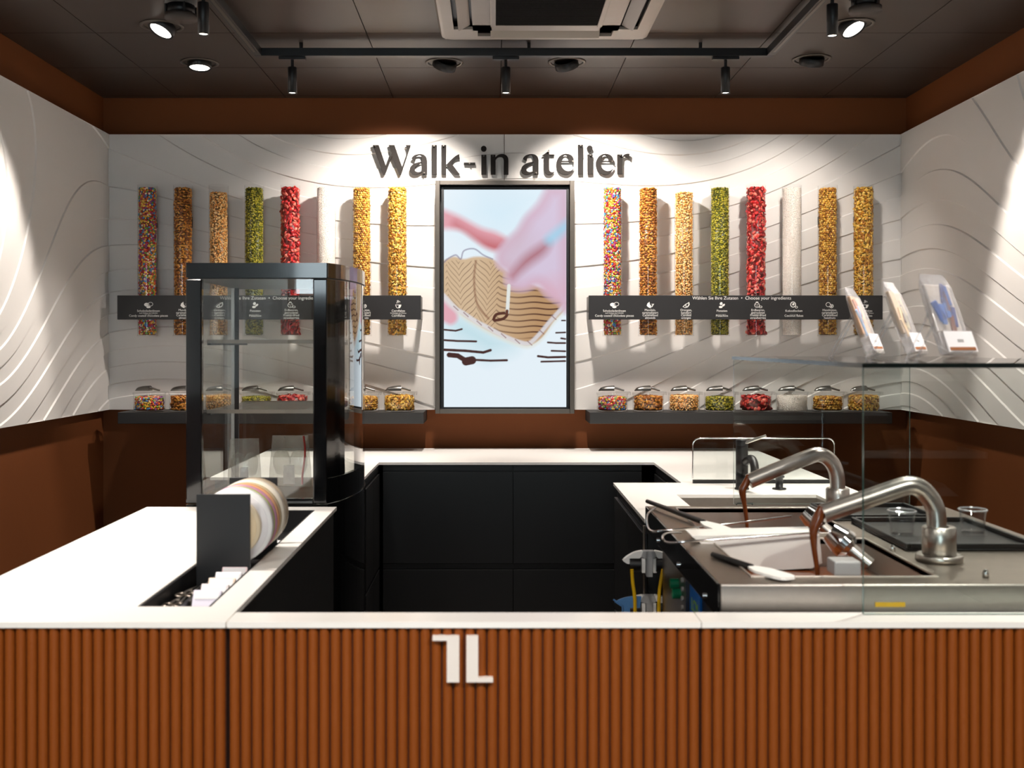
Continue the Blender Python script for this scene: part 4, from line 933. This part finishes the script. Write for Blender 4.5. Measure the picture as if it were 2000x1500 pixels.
# buttons and sticker on the left side
for k in range(6):
    MB().cyl((mx0+.0445, 3.035, .83-.026*k), (mx0+.038, 3.035, .83-.026*k), .007, n=12).build('button', M['greypl'], mac)
for k in range(2):
    MB().cyl((mx0+.0445, 3.12-.04*k, .775-.02*k), (mx0+.02, 3.12-.04*k, .775-.02*k), .015, n=16).build('green_knob', M['green'], mac)
st = MB().box(mx0+.054, mx0+.0595, 2.84, 2.99, .69, .838).build('sticker', M['sticker'], mac)
MB().box(mx0+.0535, mx0+.0539, 2.84, 2.99, .806, .838).build('sticker_band', M['greypl'], st)
me = text_mesh('sticker_text', 'LCM', .05, depth=.0006); me.materials.append(mat('lime_print', (150, 200, 60), .5)); 
so_ = link('sticker_text', me, st, Vector((mx0+.0532, 2.915, .74))-ORG[mac], (0, 0, -math.pi/2))
for k in range(3): MB().cyl((mx0-.0005, my0+.15+.35*k, mz-.06), (mx0-.010, my0+.15+.35*k, mz-.06), .006, n=12).build('screw_knob', M['chrome'], mac)
# spouts
def spoutparts(Y, pts, rp, base, collar_r, flange):
    p3 = smooth_path([P(x, y, Y) for x, y in pts], 4)
    MB().tube(p3, rp, 20).build('spout_pipe', M['steel'], mac)
    b = P(base[0], 0, Y).x; zc_ = EYE-(base[1]-VY)*Y/F
    MB().lathe([(0, mz), (collar_r, mz), (collar_r, zc_-.003), (collar_r-.003, zc_), (rp, zc_)], (b, Y, 0), 28).build('spout_collar', M['steel'], mac)
    if flange: MB().lathe([(0, mz), (flange, mz), (flange, mz+.014), (flange-.002, mz+.016), (collar_r, mz+.016)], (b, Y, 0), 28).build('spout_flange', M['steel'], mac)
YS1, YS2 = 2.58, 3.27
spoutparts(YS1, [(1829, 1040), (1829, 1012), (1825, 990), (1813, 969), (1797, 954), (1778, 948), (1755, 953), (1700, 972), (1606, 1004)], .0226, (1834, 1028), .039, .054)
spoutparts(YS2, [(1636, 975), (1636, 945), (1633, 922), (1625, 904), (1612, 892), (1596, 888), (1578, 893), (1530, 912), (1463, 940)], .0226, (1636, 953), .035, None)
def stream(Y, pts, rs, lab):
    o = MB().tube(smooth_path([P(x, y, Y) for x, y in pts], 4), [r for r in np.interp(np.linspace(0, 1, (len(pts)-1)*4+1), np.linspace(0, 1, len(rs)), rs)], 10)
    p = P(*pts[-1], Y); tag(o.build('chocolate_stream', M['choc'], origin=p), lab, 'chocolate')
stream(YS1-.005, [(1606, 990), (1598, 1012), (1589, 1035), (1590, 1070), (1595, 1105), (1597, 1131)], [.010, .014, .011, .007, .006, .005], 'dark chocolate pouring from the front spout')
stream(YS2-.005, [(1463, 928), (1457, 944), (1450, 958), (1454, 985), (1458, 1015), (1460, 1043)], [.008, .012, .012, .007, .006, .004], 'lighter chocolate pouring from the rear spout')
# motor heads, block, small knobs
for (x, y, Y, r) in ((1588, 1012, 3.13, .034), (1640, 1054, 2.66, .036)):
    c = P(x, y, Y); d = Vector((.5, -.25, -.45)).normalized()
    MB().cyl(c-d*.03, c+d*.004, r*.75, r, 24).cyl(c+d*.004, c+d*.022, r, r, 24).cyl(c+d*.022, c+d*.034, r*.9, r*.6, 24).build('motor_head', M['chrome'], mac, bevel=.001)
    MB().cyl(c+d*.03, c+d*.09, r*.45, r*.5, 16).build('motor_shaft', M['steel'], mac)
c = P(1648, 1107, 2.5)
MB().box(c.x-.031, c.x+.031, 2.47, 2.53, c.z-.016, c.z+.018).build('sensor_block', M['greypl'], mac, bevel=.004)
MB().cyl((c.x+.0, 2.5, c.z-.05), (c.x, 2.5, c.z-.016), .006, n=10).build('sensor_post', M['steel'], mac)
for x, y in ((1925, 1128), (1743, 1078)):
    p = onz(x, y, mz); MB().lathe([(0, mz), (.007, mz), (.007, mz+.012), (.004, mz+.017), (0, mz+.018)], (p.x, p.y, 0), 14).build('top_knob', M['chrome'], mac)
# white trough between the tanks
Yq = 2.80
prof = [(1350, 1047), (1600, 1041), (1606, 1100), (1585, 1110), (1530, 1113), (1480, 1110), (1430, 1098), (1388, 1076)]
o = MB().prism([(px(x, Yq), pz(y, Yq)) for x, y in prof], Yq, Yq+.10, smooth=False).build('scraper_trough', M['whitepl'], origin=(px(1480, Yq), Yq, pz(1112, Yq)), bevel=.006)
tag(o, 'white plastic trough across the middle of the machine', 'trough')
# wire scraper bars
def wire(pts, lab):
    p = [P(*q) for q in pts]; o = MB().tube(smooth_path(p, 4), .0032, 8).build('wire_bar', M['chrome'], origin=p[0]); tag(o, lab, 'wire bar')
wire([(1280, 992, 3.3), (1266, 1003, 3.25), (1264, 1022, 3.1), (1272, 1037, 3.0), (1300, 1036, 2.98), (1420, 1024, 3.02), (1545, 1008, 3.1)], 'bent wire bar reaching over the rear tank')
wire([(1330, 1040, 2.9), (1303, 1041, 2.86), (1294, 1050, 2.82), (1304, 1059, 2.78), (1340, 1058, 2.76), (1450, 1050, 2.77), (1600, 1040, 2.78)], 'looped wire bar lying along the white trough')
# spatulas
def spatula(h0, h1, b1, wd, lab, Y0, Y1, Y2):
    a, b, c = P(*h0, Y0), P(*h1, Y1), P(*b1, Y2); t = thing('spatula', lab, 'spatula', b, 'spatulas on the machine')
    MB().tube([a, a.lerp(b, .5), b], [.0065, .0075, .008], 10).build('handle', M['blackplastic'], t)
    d = (c-b).normalized(); s = d.cross(Vector((0, 0, 1))).normalized()*wd/2; n = s.cross(d).normalized()*.003
    mb = MB(); L = [(-.004, .4), (.15, .75), (.3, 1), (.8, 1), (.95, .8), (1, .5)]
    for sg in (1,):
        up = [b.lerp(c, t_)+s*w_ for t_, w_ in L]+[b.lerp(c, t_)-s*w_ for t_, w_ in L[::-1]]
        k = len(up); vs_ = [p+n for p in up]+[p-n for p in up]
        mb.add(vs_, [list(range(k)), list(range(2*k-1, k-1, -1))]+[(i, i+k, (i+1) % k+k, (i+1) % k) for i in range(k)])
    mb.build('blade', M['whitepl'], t)
spatula((1264, 979), (1374, 1020), (1436, 1044), .052, 'spatula with white blade laid across the rear tank', 3.44, 3.05, 2.85)
spatula((1392, 1083), (1468, 1108), (1543, 1130), .05, 'spatula with white blade at the front left corner of the machine', 2.62, 2.47, 2.352)
# trays and cups on the right of the machine
for i, (x0, x1, y0, y1, z, lab) in enumerate(((1.035, 1.37, 2.70, 3.12, mz+.001, 'black serving tray under the clear cups'), (1.00, 1.30, 3.16, 3.40, mz+.001, 'black tray behind the clear cups'))):
    t = thing('serving_tray', lab, 'tray', ((x0+x1)/2, (y0+y1)/2, z))
    MB().box(x0, x1, y0, y1, z, z+.005).build('tray_base', M['blackplastic'], t, bevel=.002)
    for bx in ((x0, x0+.01, y0, y1), (x1-.01, x1, y0, y1), (x0+.0105, x1-.0105, y0, y0+.01), (x0+.0105, x1-.0105, y1-.01, y1)): MB().box(*bx, z+.0055, z+.018).build('tray_rim', M['blackplastic'], t, bevel=.002)
for x, y, lab in ((1.10, 2.90, 'clear cup on the black tray nearer the glass edge'), (1.30, 2.92, 'clear cup on the black tray further right')):
    z = mz+.0065; t = thing('clear_cup', lab, 'cup', (x, y, z), 'clear cups')
    MB().lathe([(0, z+.003), (.030, z+.003), (.036, z+.065), (.034, z+.065), (.028, z+.006), (0, z+.006)], (x, y, 0), 24).build('cup_wall', M['acryl'], t)
    MB().lathe([(.036, z+.062), (.039, z+.064), (.036, z+.067)], (x, y, 0), 24, close=True).build('cup_rim', M['bag'], t)
o = MB().box(px(1717, 2.3), px(1776, 2.3), my0-.0075, my0-.0065, .902, .912).build('warning_label', M['yellow'], origin=(px(1745, 2.3), my0-.007, .902)); o.parent = mac; o.location = Vector((px(1745, 2.3), my0-.007, .902))-ORG[mac]

# glass guard around the machine
gz, gx, gy0, gy1 = 1.42, .778, 2.262, 3.495
gd = thing('glass_guard', 'tall clear glass guard with a glass top around the machine', 'glass guard', (1.1, 2.9, WZ))
def pane(name, x0, x1, y0, y1, z0, z1, edge='glassedge'):
    mb = MB().box(x0, x1, y0, y1, z0, z1); dims = (x1-x0, y1-y0, z1-z0); k = dims.index(min(dims))
    big = {0: (4, 5), 1: (2, 3), 2: (0, 1)}[k]; mb.mi = [0 if i in big else 1 for i in range(6)]
    return mb.build(name, [M['pane'], M[edge]], gd)
pane('front_pane', gx, 1.44, gy0, gy0+.010, WZ+.0005, gz-.0005)
pane('rear_pane', gx, 1.35, gy1-.006, gy1, mz+.0505-.05, gz-.0005)
pane('top_pane', gx-.004, 1.44, gy0-.002, gy1+.004, gz, gz+.010, 'glassedged')
# packages on easels on the glass top
def package(x, y, phi, lab, elab, barcols, H=.205):
    z = gz+.0105; n = Vector((math.cos(phi), -math.sin(phi), 0)); s = Vector((math.sin(phi), math.cos(phi), 0)); tl = math.radians(20)
    up = (Vector((0, 0, 1))*math.cos(tl)-n*math.sin(tl)).normalized(); nn = (n*math.cos(tl)+Vector((0, 0, 1))*math.sin(tl)).normalized()
    Mx = Matrix((( s.x, nn.x, up.x, x), (s.y, nn.y, up.y, y), (s.z, nn.z, up.z, z+.012), (0, 0, 0, 1)))
    t = thing('wrapped_chocolate', lab, 'package', (x, y, z), 'wrapped chocolates on the glass top'); wd = .115
    mb = MB(); rows = []
    for v, w_, th in ((0, .94, .010), (.02, 1, .014), (.5, 1, .016), (.82, 1, .012), (.93, .92, .004), (1, .78, .001)):
        rows.append([Mx @ Vector((wd/2*w_*a, .010+th*b, v*H)) for a, b in ((-1, -.5), (-.6, -1), (.6, -1), (1, -.5), (1, .5), (.6, 1), (-.6, 1), (-1, .5))])
    mb.add([v for r in rows for v in r], [(i*8+k, i*8+(k+1) % 8, (i+1)*8+(k+1) % 8, (i+1)*8+k) for i in range(5) for k in range(8)]+[tuple(range(7, -1, -1)), tuple(range(40, 48))])
    mb.build('bag_film', M['bag'], t, bevel=.001)
    br = MB(); br.box(-wd*.42, wd*.42, .005, .015, H*.27, H*.86, Mx); bo = br.build('chocolate_bar', mat('bar', barcols[0], .4), t, bevel=.003)
    for k in range(9):
        u, v = random.uniform(-.3, .3)*wd, H*random.uniform(.32, .74); m_ = mat('bar_topping', barcols[1+k % (len(barcols)-1)], .5)
        Rk = Mx @ Matrix.Translation((u, .0165, v)) @ Matrix.Rotation(random.uniform(-.5, .5), 4, 'Y')
        MB().box(-.008, .008, -.002, .003, -.026, .026, Rk).build('topping', m_, bo, bevel=.0015)
    MB().box(-wd*.5, wd*.5, .0275, .029, H*.0, H*.25, Mx).build('label_card', M['paper'], t)
    MB().box(-wd*.10, wd*.10, .0291, .0296, H*.12, H*.15, Mx).build('label_print', M['greypl'], t)
    MB().box(-wd*.45, wd*.45, .0291, .0296, H*.015, H*.055, Mx).build('label_band', M['carton'], t)
    e = thing('display_easel', elab, 'easel', (x, y, z), 'clear easels on the glass top')
    MB().box(-.045, .045, -.0035, -.0005, -.012, H*.62, Mx).build('back_rest', M['acryl'], e)
    MB().box(-.045, .045, -.0005, .032, -.012, -.009, Mx).box(-.045, .045, .029, .032, -.009, .004, Mx).build('ledge', M['acryl'], e)
    top = Mx @ Vector((0, -.004, H*.6)); foot = Vector((x, y, z+.001))-n*.115
    for q in (-.02, .02): MB().tube([top+s*q, foot+s*q], .0032, 8).build('rear_leg', M['bag'], e)
package(1.118, 3.20, math.radians(33), 'wrapped chocolate standing on the glass top, smallest looking of the three', 'clear easel under the smallest looking wrapped chocolate', [(196, 150, 104), (226, 190, 140), (200, 110, 60), (120, 170, 220)])
package(1.125, 2.90, math.radians(36), 'wrapped chocolate standing on the glass top, middle of the three', 'clear easel under the middle wrapped chocolate', [(214, 190, 160), (90, 56, 44), (200, 190, 120), (236, 206, 160)])
package(1.09, 2.55, math.radians(56), 'wrapped chocolate with blue pieces on the glass top, nearest and largest', 'clear easel under the wrapped chocolate with blue pieces', [(226, 216, 206), (66, 110, 190), (150, 84, 56), (60, 76, 150), (90, 140, 220)])

# ------------------------------------------------------------------ sink, taps, splash guard
sk = thing('sink', 'stainless steel undermount sink in the white worktop', 'sink', ((SK[0]+SK[1])/2, (SK[2]+SK[3])/2, .715)); a, b, c_, d = SK
mb = MB()
for bx in ((a-.006, a, c_-.006, d+.006), (b, b+.006, c_-.006, d+.006), (a, b, c_-.006, c_), (a, b, d, d+.006)): mb.box(*bx, .72, WZ-WT-.0005)
mb.box(a-.006, b+.006, c_-.006, d+.006, .714, .72); mb.build('basin', M['steel'], sk)
p = P(1455, 983, d-.008)
MB().tube([(p.x-.03, d-.001, p.z-.006), (p.x-.03, d-.012, p.z), (p.x+.03, d-.012, p.z), (p.x+.03, d-.001, p.z-.006)], .003, 8).build('overflow_bar', M['blackmetal'], sk)
MB().lathe([(0, .7205), (.035, .7205), (.035, .723), (0, .724)], ((a+b)/2, (c_+d)/2, 0), 20).build('drain', M['chrome'], sk)
Yf = 4.22
fb = P(1449, 957, Yf); tp = thing('tap', 'black sink tap with a curved spout', 'tap', (fb.x, Yf, WZ))
zt = EYE-(858-VY)*Yf/F
MB().lathe([(0, WZ), (.028, WZ), (.028, WZ+.006), (.024, WZ+.008), (.0235, zt-.004), (.022, zt), (0, zt)], (fb.x, Yf, 0), 24).build('tap_body', M['blackmetal'], tp)
MB().tube(smooth_path([(fb.x+.01, Yf-.02, WZ+.11), (fb.x+.02, Yf-.05, WZ+.125), (fb.x+.022, Yf-.09, WZ+.122), (fb.x+.022, Yf-.115, WZ+.10), (fb.x+.022, Yf-.118, WZ+.08)], 4), .016, 14).build('tap_spout', M['blackmetal'], tp)
MB().tube([(fb.x-.01, Yf-.01, zt-.02), (fb.x+.05, Yf-.03, zt+.004), (fb.x+.085, Yf-.04, zt+.018)], [.006, .006, .005], 8).build('tap_lever', M['steel'], tp)
fb2 = P(1522, 957, Yf); t2 = thing('soap_dispenser', 'short black soap pump post beside the tap', 'soap dispenser', (fb2.x, Yf, WZ))
MB().lathe([(0, WZ), (.027, WZ), (.027, WZ+.005), (.0145, WZ+.006), (.0145, WZ+.05), (.017, WZ+.052), (.017, WZ+.066), (0, WZ+.066)], (fb2.x, Yf, 0), 20).build('pump_post', M['blackmetal'], t2)
MB().tube([(fb2.x, Yf, WZ+.06), (fb2.x, Yf-.05, WZ+.062), (fb2.x, Yf-.06, WZ+.056)], .005, 8).build('pump_nozzle', M['blackmetal'], t2)
Yp = 4.405
sg = thing('splash_guard', 'low clear splash guard with rounded corners behind the sink', 'splash guard', (px(1490, Yp), Yp, WZ))
xa, xb, za, zb = px(1353, Yp), px(1630, Yp), WZ, pz(856, Yp)
rp = rr(xa, xb, za-.03, zb, .03); rp = [(x, max(z, za+.001)) for x, z in rp]
MB().prism(rp, Yp-.003, Yp+.003).build('clear_sheet', M['pane'], sg)
top = [p_ for p_ in rp if p_[1] > za+.002]; top = sorted(top[:6], key=lambda q: q[1])+sorted(top[6:12], key=lambda q: -q[1])
edge = [(xb, za+.02)]+[(x, z) for x, z in rr(xa, xb, za-.03, zb, .03)[:12]]+[(xa, za+.02)]
MB().tube([(x, Yp, z) for x, z in edge], .0028, 8).build('bright_edge', M['chrome'], sg)
MB().box(xa, xb, Yp-.008, Yp+.008, za+.0005, za+.014).build('base_rail', M['blackmetal'], sg)

# ------------------------------------------------------------------ clamps, handles and dustpan beside the machine
Yc = 3.46; sc_ = Yc/F
def cl(x, y): return (px(x, Yc), pz(y, Yc))
for dy, lab in ((0, 'upper grey holder clamp with two white levers beside the machine'), (86.5, 'lower grey holder clamp with two white levers beside the machine')):
    t = thing('holder_clamp', lab, 'clamp', (px(1263, Yc), Yc, pz(1098+dy, Yc)), 'holder clamps beside the machine')
    q = lambda pts: [cl(x, y+dy) for x, y in pts]
    lv = outline([(1215, 1093, 1), (1222, 1086), (1238, 1077), (1253, 1073.5, 1), (1258, 1080, 1), (1252, 1084), (1240, 1094), (1226, 1099)], 4)
    MB().prism(q(lv), Yc-.022, Yc+.0).build('lever', M['whitepl'], t, bevel=.004)
    lv2 = [(2*1265.5-x, y) for x, y in lv][::-1]
    MB().prism(q(lv2), Yc-.022, Yc+.0).build('lever', M['whitepl'], t, bevel=.004)
    MB().prism(q([(1254, 1073.5), (1276, 1073.5), (1280, 1084), (1272, 1088), (1258, 1088), (1250, 1084)]), Yc-.028, Yc-.001).build('clamp_body', M['greypl'], t, bevel=.003)
    MB().prism(q([(1260, 1086), (1272, 1086), (1272, 1123), (1260, 1123)]), Yc-.030, Yc-.004).build('clamp_tongue', M['greypl'], t, bevel=.003)
    for xx in (1251.5, 1273.5):
        MB().prism(q([(xx, 1088), (xx+7, 1088), (xx+7, 1116), (xx, 1116)]), Yc-.024, Yc-.002).build('roller_cap', M['whitepl'], t, bevel=.004)
    for xx in (1240, 1291):
        c0 = cl(xx-12, 1101+dy); c1_ = cl(xx+9, 1101+dy)
        MB().cyl((c0[0], Yc-.012, c0[1]), (c1_[0], Yc-.012, c1_[1]), .024, n=18).build('rubber_roller', M['blackplastic'], t)
rod = MB().cyl((px(1258, Yc), Yc+.006, .25), (px(1258, Yc), Yc+.006, .885), .004, n=10).build('steel_rod', M['steeldark'], origin=(px(1258, Yc), Yc, .25)); tag(rod, 'thin upright steel rod behind the holder clamps', 'rod')
for pts, lab in ((((1234, 1112), (1236, 1140), (1240, 1172), (1241, 1260)), 'yellow tool handle left of the steel rod'), (((1295, 1112), (1290, 1140), (1287, 1172), (1286, 1260)), 'yellow tool handle right of the steel rod')):
    p3 = [P(x, y, Yc-.04) for x, y in pts]; o = MB().tube(smooth_path(p3, 3), .0058, 10).build('tool_handle', M['yellow'], origin=p3[-1]); tag(o, lab, 'handle', 'yellow tool handles')
dp = thing('dustpan', 'blue plastic dustpan hanging below the upper clamp', 'dustpan', P(1225, 1200, Yc-.02))
q = [(px(x, Yc), pz(y, Yc)) for x, y in outline([(1198, 1171, 1), (1212, 1164), (1230, 1160), (1250, 1160, 1), (1246, 1190, 1), (1240, 1240, 1), (1215, 1240, 1), (1216, 1183, 1)], 4)]
MB().prism(q, Yc-.034, Yc-.030).build('pan', M['blue'], dp, bevel=.001)
MB().tube([P(1198, 1171, Yc-.032), P(1216, 1183, Yc-.034), P(1216, 1240, Yc-.034)], .003, 8).build('pan_lip', M['blue'], dp)

# ------------------------------------------------------------------ retail shelves behind the viewer (seen as reflections)
sh = thing('retail_shelf', 'tall brown retail shelf with white boards behind the viewer', 'shelf unit', (1.7, -.4, 0))
MB().box(1.1, BX1-.02, -.75, -.7, 0, 2.3).build('back_board', M['wood'], sh)
for z in (.25, .6, .95, 1.3, 1.65, 2.0): MB().box(1.12, BX1-.04, -.699, -.35, z, z+.03).build('shelf_board', M['worktop'], sh, bevel=.002)
for x in (1.1, BX1-.0395): MB().box(x, x+.019, -.7, -.35, 0, 2.3).build('upright', M['wood'], sh)
k = 0
for z in (.63, .98, 1.33, 1.68):
    for i in range(6):
        x = 1.16+.26*i+(.06 if i > 2 else 0)
        if x > BX1-.25: continue
        t = thing('gift_box', 'brown gabled gift box, %s on the %s retail shelf board' % (('leftmost', 'second from the left', 'second from the right', 'rightmost', 'outermost', 'outermost')[i], ('second', 'third', 'fourth', 'fifth')[k]), 'box', (x+.06, -.5, z+.001), 'gift boxes on the retail shelf')
        h = .14+.02*((i*3+k) % 3)
        MB().box(x, x+.13, -.58, -.42, z+.0305-.03+.0005, z+h).build('box_body', M['carton'], t)
        MB().prism([(x-.006, z+h+.0005), (x+.136, z+h+.0005), (x+.065, z+h+.06)], -.59, -.41).build('box_roof', M['paper'], t)
    k += 1
